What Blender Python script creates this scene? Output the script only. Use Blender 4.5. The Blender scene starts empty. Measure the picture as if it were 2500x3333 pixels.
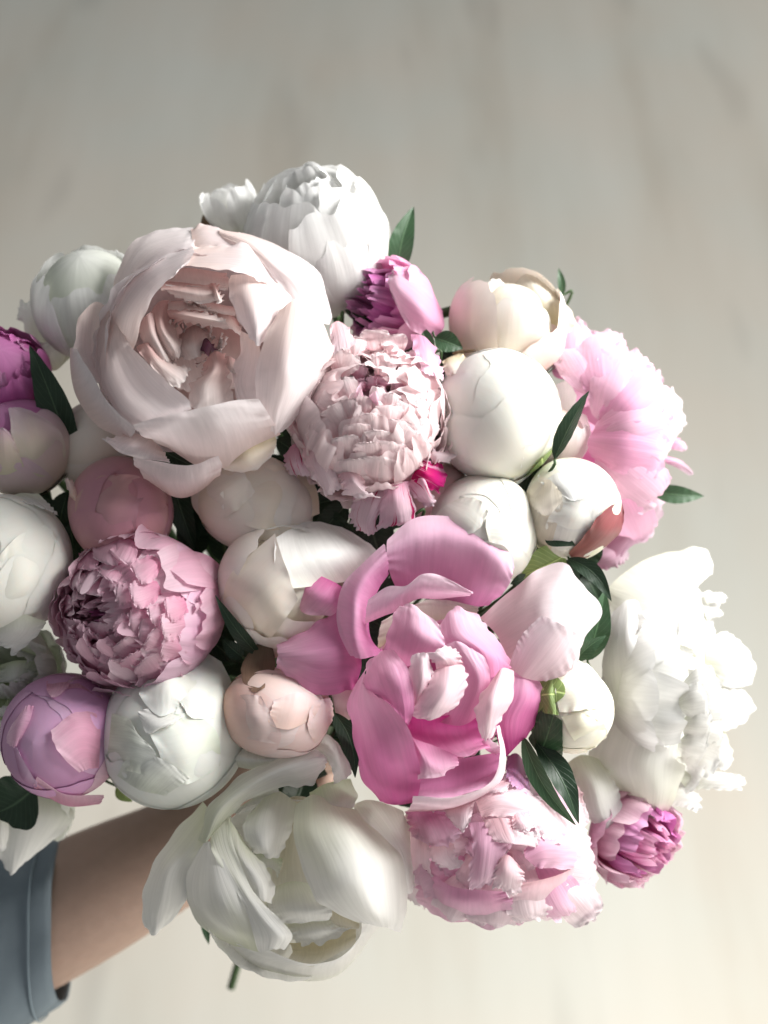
import bpy, math, random
import numpy as np
from mathutils import Matrix, Vector

# ------------------------------------------------------------------ camera
SC = bpy.context.scene
COL = SC.collection
S = 0.0001526            # metres per photo pixel in the focal plane of the bouquet
DPX = 3931.0             # camera distance in the same pixels (0.60 m)
CX, CY = 1250.0, 1666.5
TILT = math.radians(35)
CENTRE = Vector((0, 0, 1.1))
RM = Matrix.Rotation(TILT, 3, 'X')
R3 = np.array(RM)
CEN = np.array(CENTRE)

cam_d = bpy.data.cameras.new("camera")
cam = bpy.data.objects.new("camera", cam_d)
COL.objects.link(cam)
cam.location = CENTRE + RM @ Vector((0, 0, DPX * S))
cam.rotation_euler = (TILT, 0, 0)
cam_d.sensor_fit = 'VERTICAL'
cam_d.sensor_height = 36
cam_d.lens = 18 * (DPX * S) / (1666.5 * S)
cam_d.clip_start = 0.02
cam_d.clip_end = 60
cam_d.dof.use_dof = True
cam_d.dof.focus_distance = DPX * S - 0.03
cam_d.dof.aperture_fstop = 4.6
SC.camera = cam

# ------------------------------------------------------------------ light
world = bpy.data.worlds.new("World")
SC.world = world
world.use_nodes = True
bg = world.node_tree.nodes['Background']
bg.inputs[0].default_value = (0.95, 0.975, 1.0, 1)
bg.inputs[1].default_value = 0.24
SC.view_settings.view_transform = 'Standard'
SC.view_settings.look = 'None'
SC.view_settings.exposure = 0.16
SC.view_settings.gamma = 1.0
SC.cycles.max_bounces = 8
SC.cycles.diffuse_bounces = 4
SC.cycles.transmission_bounces = 6
SC.cycles.use_denoising = True


def lamp(name, loc, target, w, h, power, col):
    d = bpy.data.lights.new(name, 'AREA')
    d.shape = 'RECTANGLE'
    d.size, d.size_y = w, h
    d.energy = power
    d.color = col
    o = bpy.data.objects.new(name, d)
    COL.objects.link(o)
    o.location = loc
    o.rotation_euler = (Vector(target) - Vector(loc)).to_track_quat('-Z', 'Y').to_euler()
    return o


def cam2w(v):
    return CENTRE + RM @ Vector(v)


lamp("window_light", cam2w((0.68, 0.50, 0.21)), cam2w((0, -0.02, 0)), 0.40, 0.55, 20.0, (1.0, 0.985, 0.96))
lamp("floor_fill_light", (0.9, -0.9, 0.75), (-0.1, -0.1, 0.0), 0.8, 0.8, 15.0, (1.0, 0.95, 0.87))  # added fill that brightens the near floor, no real window here
lamp("far_fill_light", (2.0, 1.9, 1.6), (-0.2, 1.7, 0.0), 1.2, 1.2, 19.0, (1.0, 0.975, 0.93))  # another added lamp, invented to lift the far part of the floor

# ------------------------------------------------------------------ helpers
rng = np.random.RandomState(7)
CROPS = dict(S=(0, 0, 1.0), A=(200, 700, 0.5), B=(900, 1000, 0.5), C=(900, 1650, 0.603), D=(440, 2350, 0.603),
             E=(1650, 1700, 0.5425), F=(0, 800, 0.4068), G=(1250, 2350, 0.452), H=(600, 500, 0.5425),
             I=(1400, 850, 0.5425), J=(0, 2050, 0.3843), K=(0, 1500, 0.7535))


def unproj(x, y, z):
    """photo position (pixels) + height above the bouquet plane -> metres in the bouquet frame"""
    k = 1 - z / DPX
    return np.array([(x - CX) * S * k, (CY - y) * S * k, z * S])


def to_world(p):
    return np.asarray(p) @ R3.T + CEN


def smooth(x):
    x = np.clip(x, 0, 1)
    return x * x * (3 - 2 * x)


def wave1(rs, n=4, f0=1.5, f1=9):
    fs = rs.uniform(f0, f1, n); ph = rs.uniform(0, 6.28, n); am = 1 / np.sqrt(fs); am /= am.sum()
    return lambda x: sum(a * np.sin(f * x + p) for a, f, p in zip(am, fs, ph)) * 1.6


def wave2(rs, n=5, f=4):
    k = rs.uniform(-f, f, (n, 2)); ph = rs.uniform(0, 6.28, n)
    return lambda u, v: sum(np.sin(a * u + b * v + p) for (a, b), p in zip(k, ph)) / n


def grid_mesh(name, P, UV, mat):
    """P: (nv,nu,3) world coords relative to the owner"""
    nv, nu = P.shape[:2]
    idx = np.arange(nv * nu).reshape(nv, nu)
    q = np.stack([idx[:-1, :-1], idx[:-1, 1:], idx[1:, 1:], idx[1:, :-1]], -1).reshape(-1, 4)
    me = bpy.data.meshes.new(name)
    me.vertices.add(nv * nu)
    me.vertices.foreach_set('co', P.reshape(-1).astype(np.float32))
    me.loops.add(q.size)
    me.loops.foreach_set('vertex_index', q.reshape(-1).astype(np.int32))
    me.polygons.add(len(q))
    me.polygons.foreach_set('loop_start', np.arange(0, q.size, 4, dtype=np.int32))
    me.polygons.foreach_set('use_smooth', np.ones(len(q), dtype=bool))
    me.update(calc_edges=True)
    uv = me.uv_layers.new(name='UVMap')
    uv.data.foreach_set('uv', UV.reshape(-1, 2)[q.reshape(-1)].reshape(-1).astype(np.float32))
    me.materials.append(mat)
    return me


def add_obj(name, me, parent=None):
    o = bpy.data.objects.new(name, me)
    COL.objects.link(o)
    if parent is not None:
        o.parent = parent
    return o


def cr(ctrl, t):
    """Catmull-Rom through ctrl (n,...) at t in [0,1] (array)"""
    n = len(ctrl)
    c = np.concatenate([2 * ctrl[:1] - ctrl[1:2], ctrl, 2 * ctrl[-1:] - ctrl[-2:-1]], 0)
    x = t * (n - 1)
    i = np.clip(np.floor(x).astype(int), 0, n - 2)
    f = (x - i)
    sh = f.shape + (1,) * (ctrl.ndim - 1)
    f = f.reshape(sh)
    p0, p1, p2, p3 = c[i], c[i + 1], c[i + 2], c[i + 3]
    return 0.5 * ((2 * p1) + (-p0 + p2) * f + (2 * p0 - 5 * p1 + 4 * p2 - p3) * f ** 2 + (-p0 + 3 * p1 - 3 * p2 + p3) * f ** 3)


def cr2(ctrl, s, t):
    """bicubic: ctrl (nr,nc,3); s,t arrays of one shape"""
    nr, nc = ctrl.shape[:2]

    def wts(n, x):
        W = cr(np.eye(n), x.reshape(-1))
        return W
    Wt = wts(nr, t); Ws = wts(nc, s)
    return np.einsum('pi,pj,ijk->pk', Wt, Ws, ctrl).reshape(s.shape + (3,))


# ------------------------------------------------------------------ materials
def new_mat(name):
    m = bpy.data.materials.new(name)
    m.use_nodes = True
    nt = m.node_tree
    nt.nodes.clear()
    out = nt.nodes.new('ShaderNodeOutputMaterial')
    return m, nt, out


def N(nt, typ, **kw):
    n = nt.nodes.new(typ)
    for k, v in kw.items():
        setattr(n, k, v)
    return n


def petal_mat(name, base, mid, tip, pos=(0.0, 0.5, 1.0), transl=0.38, vein=0.28, streak=None, streak_amt=0.0, rough=0.55, blot=None, edge=None):
    m, nt, out = new_mat(name)
    L = nt.links.new
    uv = N(nt, 'ShaderNodeUVMap')
    sep = N(nt, 'ShaderNodeSeparateXYZ'); L(uv.outputs[0], sep.inputs[0])
    oi = N(nt, 'ShaderNodeObjectInfo')
    ramp = N(nt, 'ShaderNodeValToRGB')
    e = ramp.color_ramp.elements
    e[0].position, e[0].color = pos[0], (*base, 1)
    e[1].position, e[1].color = pos[2], (*tip, 1)
    x = e.new(pos[1]); x.color = (*mid, 1)
    # v shifted by soft noise so that the tint does not follow a straight line
    comb = N(nt, 'ShaderNodeCombineXYZ')
    L(sep.outputs[0], comb.inputs[0]); L(sep.outputs[1], comb.inputs[1]); L(oi.outputs['Random'], comb.inputs[2])
    nz = N(nt, 'ShaderNodeTexNoise'); nz.inputs['Scale'].default_value = 2.2; nz.inputs['Detail'].default_value = 2
    mp0 = N(nt, 'ShaderNodeMapping'); mp0.inputs['Scale'].default_value = (1, 1, 37)
    L(comb.outputs[0], mp0.inputs[0]); L(mp0.outputs[0], nz.inputs[0])
    ma = N(nt, 'ShaderNodeMath', operation='MULTIPLY_ADD'); L(nz.outputs[0], ma.inputs[0]); ma.inputs[1].default_value = 0.5; ma.inputs[2].default_value = -0.25
    ad = N(nt, 'ShaderNodeMath', operation='ADD'); L(sep.outputs[1], ad.inputs[0]); L(ma.outputs[0], ad.inputs[1])
    L(ad.outputs[0], ramp.inputs[0])
    # veins: noise stretched along the petal
    mp = N(nt, 'ShaderNodeMapping'); mp.inputs['Scale'].default_value = (26, 1.6, 37)
    L(comb.outputs[0], mp.inputs[0])
    vn = N(nt, 'ShaderNodeTexNoise'); vn.inputs['Scale'].default_value = 1.0; vn.inputs['Detail'].default_value = 4; vn.inputs['Roughness'].default_value = 0.6
    L(mp.outputs[0], vn.inputs[0])
    mul = N(nt, 'ShaderNodeMapRange'); mul.inputs[1].default_value = 0.3; mul.inputs[2].default_value = 0.75
    mul.inputs[3].default_value = 1 - vein * 0.3; mul.inputs[4].default_value = 1 + vein * 0.12
    L(vn.outputs[0], mul.inputs[0])
    hs = N(nt, 'ShaderNodeHueSaturation'); L(ramp.outputs[0], hs.inputs['Color'])
    L(mul.outputs[0], hs.inputs['Value'])
    rs = N(nt, 'ShaderNodeMapRange'); rs.inputs[3].default_value = 0.82; rs.inputs[4].default_value = 1.2
    L(oi.outputs['Random'], rs.inputs[0]); L(rs.outputs[0], hs.inputs['Saturation'])
    col = hs.outputs[0]
    if streak:
        mp2 = N(nt, 'ShaderNodeMapping'); mp2.inputs['Scale'].default_value = (14, 0.9, 11)
        L(comb.outputs[0], mp2.inputs[0])
        sn = N(nt, 'ShaderNodeTexNoise'); sn.inputs['Detail'].default_value = 3; sn.inputs['Scale'].default_value = 1.0
        L(mp2.outputs[0], sn.inputs[0])
        sr = N(nt, 'ShaderNodeMapRange'); sr.inputs[1].default_value = 0.62 - streak_amt * 0.15; sr.inputs[2].default_value = 0.68 - streak_amt * 0.15
        L(sn.outputs[0], sr.inputs[0])
        mx = N(nt, 'ShaderNodeMix', data_type='RGBA'); L(sr.outputs[0], mx.inputs[0]); L(col, mx.inputs[6]); mx.inputs[7].default_value = (*streak, 1)
        col = mx.outputs[2]
    if blot:
        bc, thr, sc = blot
        bn = N(nt, 'ShaderNodeTexNoise'); bn.inputs['Scale'].default_value = sc; bn.inputs['Detail'].default_value = 5
        tc = N(nt, 'ShaderNodeTexCoord'); L(tc.outputs['Object'], bn.inputs[0])
        br = N(nt, 'ShaderNodeMapRange'); br.inputs[1].default_value = thr; br.inputs[2].default_value = thr + 0.07; L(bn.outputs[0], br.inputs[0])
        br.inputs[4].default_value = 0.85
        mx = N(nt, 'ShaderNodeMix', data_type='RGBA'); L(br.outputs[0], mx.inputs[0]); L(col, mx.inputs[6]); mx.inputs[7].default_value = (*bc, 1)
        col = mx.outputs[2]
    bump = N(nt, 'ShaderNodeBump'); bump.inputs['Strength'].default_value = 0.18; bump.inputs['Distance'].default_value = 0.0003 if transl > 0.2 else 0.00008
    L(vn.outputs[0], bump.inputs['Height'])
    mpf = N(nt, 'ShaderNodeMapping'); mpf.inputs['Scale'].default_value = (5.5, 0.9, 23)
    L(comb.outputs[0], mpf.inputs[0])
    fn = N(nt, 'ShaderNodeTexNoise'); fn.inputs['Scale'].default_value = 1.0; fn.inputs['Detail'].default_value = 3; L(mpf.outputs[0], fn.inputs[0])
    b2 = N(nt, 'ShaderNodeBump'); b2.inputs['Strength'].default_value = 0.5; b2.inputs['Distance'].default_value = 0.0014 if transl > 0.2 else 0.0005
    L(fn.outputs[0], b2.inputs['Height']); L(bump.outputs[0], b2.inputs['Normal']); bump = b2
    p = N(nt, 'ShaderNodeBsdfPrincipled')
    L(col, p.inputs['Base Color']); p.inputs['Roughness'].default_value = rough
    if transl < 0.2:
        p.inputs['Subsurface Weight'].default_value = 0.25; p.inputs['Subsurface Radius'].default_value = (0.004, 0.0025, 0.002); p.inputs['Subsurface Scale'].default_value = 1.0
    p.inputs['Specular IOR Level'].default_value = 0.28
    p.inputs['Sheen Weight'].default_value = 0.08
    L(bump.outputs[0], p.inputs['Normal'])
    t = N(nt, 'ShaderNodeBsdfTranslucent'); L(col, t.inputs[0]); L(bump.outputs[0], t.inputs['Normal'])
    mix = N(nt, 'ShaderNodeMixShader'); mix.inputs[0].default_value = transl
    L(p.outputs[0], mix.inputs[1]); L(t.outputs[0], mix.inputs[2]); L(mix.outputs[0], out.inputs[0])
    return m


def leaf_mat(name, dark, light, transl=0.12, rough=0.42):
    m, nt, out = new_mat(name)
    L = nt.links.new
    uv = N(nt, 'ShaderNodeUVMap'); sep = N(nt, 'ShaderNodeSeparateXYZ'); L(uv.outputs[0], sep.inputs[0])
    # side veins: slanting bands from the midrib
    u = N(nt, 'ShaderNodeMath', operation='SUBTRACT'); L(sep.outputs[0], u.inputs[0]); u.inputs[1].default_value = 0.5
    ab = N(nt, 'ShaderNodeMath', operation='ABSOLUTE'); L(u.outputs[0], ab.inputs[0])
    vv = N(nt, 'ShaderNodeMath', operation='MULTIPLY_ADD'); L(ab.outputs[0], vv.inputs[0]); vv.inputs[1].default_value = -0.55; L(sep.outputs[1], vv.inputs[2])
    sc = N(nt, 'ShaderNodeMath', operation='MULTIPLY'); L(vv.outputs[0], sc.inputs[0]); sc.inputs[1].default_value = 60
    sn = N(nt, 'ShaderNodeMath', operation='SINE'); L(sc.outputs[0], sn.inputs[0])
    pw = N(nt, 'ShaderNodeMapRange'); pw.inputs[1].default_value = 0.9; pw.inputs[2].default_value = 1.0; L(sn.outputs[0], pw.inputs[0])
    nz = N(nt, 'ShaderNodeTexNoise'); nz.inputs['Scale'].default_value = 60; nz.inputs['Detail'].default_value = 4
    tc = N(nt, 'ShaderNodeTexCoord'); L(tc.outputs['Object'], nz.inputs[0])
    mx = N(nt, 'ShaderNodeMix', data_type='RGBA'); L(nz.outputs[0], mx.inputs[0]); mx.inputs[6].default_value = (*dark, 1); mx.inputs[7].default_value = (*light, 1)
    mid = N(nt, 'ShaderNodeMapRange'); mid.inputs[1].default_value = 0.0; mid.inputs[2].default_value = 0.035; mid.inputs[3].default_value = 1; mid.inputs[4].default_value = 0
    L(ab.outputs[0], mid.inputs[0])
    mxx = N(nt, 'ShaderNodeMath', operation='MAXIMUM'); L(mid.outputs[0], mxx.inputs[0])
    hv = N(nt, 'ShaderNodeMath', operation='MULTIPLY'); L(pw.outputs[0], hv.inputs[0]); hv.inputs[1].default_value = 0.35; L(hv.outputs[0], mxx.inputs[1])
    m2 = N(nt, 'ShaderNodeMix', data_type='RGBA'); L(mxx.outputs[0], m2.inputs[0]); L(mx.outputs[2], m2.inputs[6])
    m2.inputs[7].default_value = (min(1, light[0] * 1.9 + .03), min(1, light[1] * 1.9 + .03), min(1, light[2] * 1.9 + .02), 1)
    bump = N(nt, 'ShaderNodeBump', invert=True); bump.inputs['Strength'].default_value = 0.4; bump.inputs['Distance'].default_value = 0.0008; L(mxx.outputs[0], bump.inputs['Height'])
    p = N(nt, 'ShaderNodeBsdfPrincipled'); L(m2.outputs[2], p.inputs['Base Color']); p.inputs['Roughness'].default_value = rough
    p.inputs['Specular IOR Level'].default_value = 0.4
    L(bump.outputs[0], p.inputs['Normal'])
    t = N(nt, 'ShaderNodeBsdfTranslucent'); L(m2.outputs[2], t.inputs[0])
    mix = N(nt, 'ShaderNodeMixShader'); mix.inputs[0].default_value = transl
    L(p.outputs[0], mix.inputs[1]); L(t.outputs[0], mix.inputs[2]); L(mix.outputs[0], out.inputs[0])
    return m


WHITE = petal_mat('white_petal', (0.78, 0.80, 0.66), (0.87, 0.865, 0.835), (0.90, 0.90, 0.89))
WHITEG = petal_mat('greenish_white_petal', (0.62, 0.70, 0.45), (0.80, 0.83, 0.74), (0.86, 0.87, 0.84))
CREAM = petal_mat('cream_petal', (0.80, 0.74, 0.50), (0.86, 0.80, 0.68), (0.88, 0.84, 0.77))
BUDW = petal_mat('white_bud_petal', (0.74, 0.74, 0.50), (0.85, 0.835, 0.76), (0.87, 0.86, 0.80), transl=0.12, vein=0.05)
BUDG = petal_mat('greenish_bud_petal', (0.62, 0.70, 0.45), (0.80, 0.83, 0.74), (0.85, 0.86, 0.82), transl=0.12, vein=0.08)
BUDI = petal_mat('ivory_green_bud_petal', (0.72, 0.73, 0.46), (0.84, 0.82, 0.66), (0.88, 0.855, 0.73), transl=0.12, vein=0.06)
BUDC = petal_mat('ivory_bud_petal', (0.72, 0.60, 0.36), (0.84, 0.74, 0.62), (0.87, 0.80, 0.74), transl=0.12, vein=0.08)
BUDB = petal_mat('blush_bud_petal', (0.72, 0.50, 0.32), (0.82, 0.60, 0.53), (0.85, 0.68, 0.66), transl=0.12, vein=0.08, blot=((0.32, 0.13, 0.09), 0.72, 70))
ROSE = petal_mat('rose_bud_petal', (0.72, 0.52, 0.34), (0.60, 0.34, 0.32), (0.55, 0.27, 0.33), transl=0.12, vein=0.08, blot=((0.35, 0.08, 0.10), 0.70, 110))
BLUSH = petal_mat('blush_petal', (0.86, 0.70, 0.65), (0.88, 0.775, 0.775), (0.90, 0.84, 0.85))
BLUSHIN = petal_mat('blush_inner_petal', (0.66, 0.42, 0.40), (0.78, 0.64, 0.61), (0.87, 0.81, 0.79), transl=0.35)
PINK = petal_mat('pink_petal', (0.66, 0.12, 0.36), (0.81, 0.32, 0.56), (0.89, 0.56, 0.72), transl=0.42)
PINKL = petal_mat('light_pink_petal', (0.72, 0.30, 0.49), (0.81, 0.48, 0.64), (0.87, 0.66, 0.77), transl=0.42)
PINKD = petal_mat('deep_pink_petal', (0.42, 0.09, 0.24), (0.52, 0.15, 0.34), (0.70, 0.34, 0.54), transl=0.2)
PALE = petal_mat('pale_pink_petal', (0.84, 0.56, 0.60), (0.87, 0.70, 0.75), (0.89, 0.80, 0.83))
SHELL = petal_mat('shell_pink_petal', (0.78, 0.32, 0.40), (0.93, 0.70, 0.72), (0.94, 0.825, 0.835), pos=(0.0, 0.35, 0.75), transl=0.5)
DUSK = petal_mat('dusky_purple_petal', (0.16, 0.05, 0.09), (0.26, 0.09, 0.16), (0.50, 0.30, 0.38))
BROWNP = petal_mat('brown_papery_sepal', (0.07, 0.05, 0.025), (0.13, 0.09, 0.05), (0.24, 0.14, 0.09), transl=0.1, vein=0.5)
REDP = petal_mat('red_brown_sepal', (0.30, 0.16, 0.08), (0.26, 0.07, 0.055), (0.22, 0.035, 0.05), transl=0.1, vein=0.6, rough=0.5)
LILL = petal_mat('pale_lilac_pink_petal', (0.68, 0.19, 0.44), (0.80, 0.39, 0.60), (0.86, 0.58, 0.73), transl=0.42)
CARN = petal_mat('candy_pink_petal', (0.62, 0.22, 0.36), (0.79, 0.46, 0.58), (0.86, 0.64, 0.73), transl=0.5)
STRIPE = petal_mat('striped_pink_petal', (0.80, 0.45, 0.58), (0.86, 0.63, 0.72), (0.88, 0.74, 0.80), streak=(0.55, 0.02, 0.14), streak_amt=0.25)
STRIPEM = petal_mat('crimson_petal', (0.50, 0.01, 0.12), (0.60, 0.015, 0.18), (0.72, 0.10, 0.32), streak=(0.80, 0.35, 0.55), streak_amt=0.3)
MAG = petal_mat('magenta_petal', (0.40, 0.05, 0.22), (0.56, 0.12, 0.38), (0.70, 0.30, 0.56), transl=0.22)
LILAC = petal_mat('lilac_pink_petal', (0.50, 0.10, 0.25), (0.52, 0.22, 0.42), (0.68, 0.42, 0.62), transl=0.15, vein=0.08)
YEL = petal_mat('yellowish_petal', (0.82, 0.75, 0.56), (0.85, 0.80, 0.66), (0.88, 0.85, 0.77))
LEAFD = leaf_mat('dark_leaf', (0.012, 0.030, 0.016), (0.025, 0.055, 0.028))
LEAF = leaf_mat('green_leaf', (0.03, 0.075, 0.035), (0.06, 0.13, 0.06), transl=0.2)
LEAFL = leaf_mat('light_green_leaf', (0.16, 0.26, 0.07), (0.33, 0.42, 0.16), transl=0.2)
REDS = leaf_mat('red_sepal', (0.22, 0.035, 0.03), (0.30, 0.12, 0.06))
BROWNS = leaf_mat('brown_sepal', (0.09, 0.045, 0.025), (0.19, 0.13, 0.07))


def simple_mat(name, col, rough=0.6, noise=None, bump=0.0, scale=200, sss=0.0):
    m, nt, out = new_mat(name)
    L = nt.links.new
    p = N(nt, 'ShaderNodeBsdfPrincipled')
    p.inputs['Base Color'].default_value = (*col, 1); p.inputs['Roughness'].default_value = rough
    p.inputs['Specular IOR Level'].default_value = 0.3
    tc = N(nt, 'ShaderNodeTexCoord')
    nz = N(nt, 'ShaderNodeTexNoise'); nz.inputs['Scale'].default_value = scale; nz.inputs['Detail'].default_value = 5
    L(tc.outputs['Object'], nz.inputs[0])
    if noise:
        mx = N(nt, 'ShaderNodeMix', data_type='RGBA'); L(nz.outputs[0], mx.inputs[0]); mx.inputs[6].default_value = (*col, 1); mx.inputs[7].default_value = (*noise, 1)
        L(mx.outputs[2], p.inputs['Base Color'])
    if bump:
        b = N(nt, 'ShaderNodeBump'); b.inputs['Strength'].default_value = bump; b.inputs['Distance'].default_value = 0.001
        L(nz.outputs[0], b.inputs['Height']); L(b.outputs[0], p.inputs['Normal'])
    if sss:
        p.inputs['Subsurface Weight'].default_value = sss; p.inputs['Subsurface Radius'].default_value = (0.012, 0.005, 0.003); p.inputs['Subsurface Scale'].default_value = 1.0
    L(p.outputs[0], out.inputs[0])
    return m


STEM = simple_mat('green_stem', (0.035, 0.075, 0.025), 0.5, noise=(0.06, 0.10, 0.04), scale=90)
SKIN = simple_mat('skin', (0.36, 0.25, 0.20), 0.6, noise=(0.43, 0.30, 0.24), bump=0.35, scale=140, sss=0.1)


# ------------------------------------------------------------------ flowers
GRIP = unproj(1010, 2420, -1150)


class Bloom:
    def __init__(self, name, label, x, y, z, R, axis, cat='peony', group=None, crop='S', depth=1.0, stem=True, seed=None, spin=0.0, r_stem=0.0028, elong=1.0, stem_end=None):
        self.elong = elong
        self.stem_end = stem_end
        x0, y0, f = CROPS[crop]
        self.x, self.y = x0 + x * f, y0 + y * f
        self.z = z
        self.C = unproj(self.x, self.y, z)
        self.k = S * (1 - z / DPX)
        self.R = R * self.k
        a = np.array(axis, float); a /= np.linalg.norm(a)
        X = np.array([1.0, 0, 0]); X -= a * X.dot(a)
        if np.linalg.norm(X) < 0.2:
            X = np.array([0, 1.0, 0]); X -= a * X.dot(a)
        X /= np.linalg.norm(X)
        Y = np.cross(a, X)
        c, s = math.cos(spin), math.sin(spin)
        self.B = np.array([X * c + Y * s, Y * c - X * s, a])
        self.axis = a
        self.base = self.C - a * self.R * depth
        self.root = bpy.data.objects.new(name, None)
        self.root.empty_display_size = 0.01
        COL.objects.link(self.root)
        self.root.location = Vector(to_world(self.base))
        self.org = to_world(self.base)
        self.root['label'] = label
        self.root['category'] = cat
        self.root['group'] = group or 'peony blooms in the bouquet'
        ws = np.random.RandomState(int(abs(x) + abs(y)) + 5)
        self.wk = ws.uniform(-2.6, 2.6, (6, 3)); self.wp = ws.uniform(0, 6.28, 6)
        self.warp_amt = 0.15 if 'bud' in name else 0.09
        self.rs = np.random.RandomState(seed if seed is not None else (int(self.x * 13 + self.y * 7) % 100000))
        if stem:
            self.stem(r_stem)

    def put(self, name, P, UV, mat, label=None, parent=None):
        me = grid_mesh(name, to_world(P) - self.org, UV, mat)
        o = add_obj(name, me, parent or self.root)
        if label:
            o['label'] = label
        return o

    def warp(self, x, y, z):
        d = sum(np.sin(a * x + b * y + c * z + p) for (a, b, c), p in zip(self.wk, self.wp)) / 6
        return 1 + self.warp_amt * d

    def stem(self, r=0.0028):
        rs = self.rs
        g = GRIP + np.append(rs.uniform(-0.010, 0.010, 2), rs.uniform(-.01, .01))
        end = unproj(830 + rs.uniform(-60, 60), 2900 + rs.uniform(-100, 60), -2050 + rs.uniform(-150, 150))
        if self.stem_end is not None:
            end = unproj(*self.stem_end)
        p0 = self.base + self.axis * self.R * 0.1
        p1 = self.base - self.axis * 0.035
        ctrl = np.array([p0, p1, p1 * 0.45 + g * 0.55, g, end])
        t = np.linspace(0, 1, 26)
        self.put('stem', *tube(cr(ctrl, t), np.full(26, r), 8), STEM)

    def patch(self, rows, mat, crop='A', name='petal', jag=0.008, ruf=5, rnd=0.35, n=(28, 38), und=3.0, crease=0.8, freq=7, label=None, on=False, vr=(0, 1), parent=None):
        """petal through traced control points. rows run base -> tip, z in photo pixels above the bloom's own depth"""
        x0, y0, f = CROPS[crop]
        if on:
            rows = [[(p[0], p[1], (p[2] if len(p) > 2 else 5) + self.surf(x0 + p[0] * f, y0 + p[1] * f)) for p in row] for row in rows]
            ruf, und, crease, jag = min(ruf, 2.5), 0.0, crease * 0.4, min(jag, 0.02)
            vr = (0.45, 1) if vr == (0, 1) else vr
        ctrl = np.array([[unproj(x0 + a * f, y0 + b * f, self.z + c) for a, b, c in row] for row in rows])
        size = np.linalg.norm(ctrl[0, 0] - ctrl[-1, -1]) / S
        crease = crease * min(1.0, size / 300) ** 1.3
        nv, nu = n
        u, v = np.meshgrid(np.linspace(-1, 1, nu), np.linspace(-1, 1, nv))
        ue = u * np.sqrt(1 - rnd * v * v / 2 * 1.0)
        ve = v * np.sqrt(1 - rnd * u * u / 2 * 1.0)
        rs = self.rs
        w1, w2, w3 = wave1(rs, 5, 2, freq * 2.2), wave1(rs, 5, 2, freq), wave1(rs, 5, 2, freq)
        ve = ve + jag * smooth((v + 0.2)) * w1(u) * 2
        ue = ue * (1 + jag * w2(v * 2) * np.abs(u))
        P = cr2(ctrl, (ue + 1) / 2, (ve + 1) / 2)
        # normals for displacement
        du = np.gradient(P, axis=1); dv = np.gradient(P, axis=0)
        nrm = np.cross(du, dv); nrm /= np.linalg.norm(nrm, axis=-1, keepdims=True) + 1e-12
        nrm *= np.sign(nrm[..., 2:3] + 1e-9)
        e = np.maximum(np.abs(u), v)
        e = np.clip((e - 0.45) / 0.55, 0, 1) ** 2
        w4 = wave2(rs, 6, 3.0)
        d = ruf * e * (w3(u * 1.5 + 3 * v)) + und * w4(u, v)
        w5, w6 = wave1(rs, 5, 9, 24), wave1(rs, 3, 2, 6)
        d = d + crease * smooth((v + 0.6) / 1.4) * w5(u + 0.08 * w6(v * 2))
        P = P + nrm * (d * self.k)[..., None]
        UV = np.stack([(u + 1) / 2, vr[0] + (v + 1) / 2 * (vr[1] - vr[0])], -1)
        return self.put(name, P, UV, mat, label, parent)

    def surf(self, X, Y):
        """height (photo pixels above the bloom's depth) of the bud surface under photo point X, Y"""
        if not hasattr(self, '_sf'):
            u, v = np.meshgrid(np.linspace(0, 2 * np.pi, 150), np.linspace(0.01, np.pi - 0.01, 110))
            P = np.stack([np.sin(v) * np.cos(u), np.sin(v) * np.sin(u), -np.cos(v)], -1)
            P = P * self.warp(P[..., 0], P[..., 1], P[..., 2])[..., None] * np.array([1, 1, self.elong]) * 1.012
            P = (self.C + (P * self.R) @ self.B).reshape(-1, 3)
            zz = P[:, 2] / S
            k = S * (1 - zz / DPX)
            px, py = P[:, 0] / k + CX, CY - P[:, 1] / k
            m = P[:, 2] >= self.C[2] - 0.1 * self.R
            self._sf = (px[m], py[m], zz[m])
        px, py, zz = self._sf
        d = (px - X) ** 2 + (py - Y) ** 2
        i = np.argpartition(d, 5)[:5]
        if d[i].min() < (0.12 * self.R / self.k) ** 2:
            i = i[zz[i] >= zz[i].max() - 0.35 * self.R / self.k]
        return float(zz[i].mean()) - self.z

    def lobe(self, x, y, ang, w, l, mat, crop='B', lift=18, base=-30, ball=None, **k):
        """rounded petal lying on the bloom's ball: (x, y) is the middle of its tip, ang the way it points"""
        x0, y0, f = CROPS[crop]
        Rb = ball or self.R / self.k
        a = math.radians(ang); ux, uy = math.cos(a), -math.sin(a); sx, sy = -uy, ux
        rows = []
        for q, wd, dz in ((1.0, 0.55, base), (0.55, 0.95, base * 0.3), (0.15, 1.0, lift * 0.7), (-0.02, 0.72, lift)):
            row = []
            for e in (-1, 0, 1):
                px = x - ux * l * q + sx * w * wd * 0.5 * e; py = y - uy * l * q + sy * w * wd * 0.5 * e
                X, Y = x0 + px * f - self.x, y0 + py * f - self.y
                row.append((px, py, math.sqrt(max(0, Rb * Rb - X * X - Y * Y)) + dz - (10 if e else 0)))
            rows.append(row)
        return self.patch(rows, mat, crop, **{**dict(rnd=0.3, ruf=7, jag=0.02, freq=8, und=4, n=(18, 18), vr=(0.25, 1)), **k})

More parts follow.
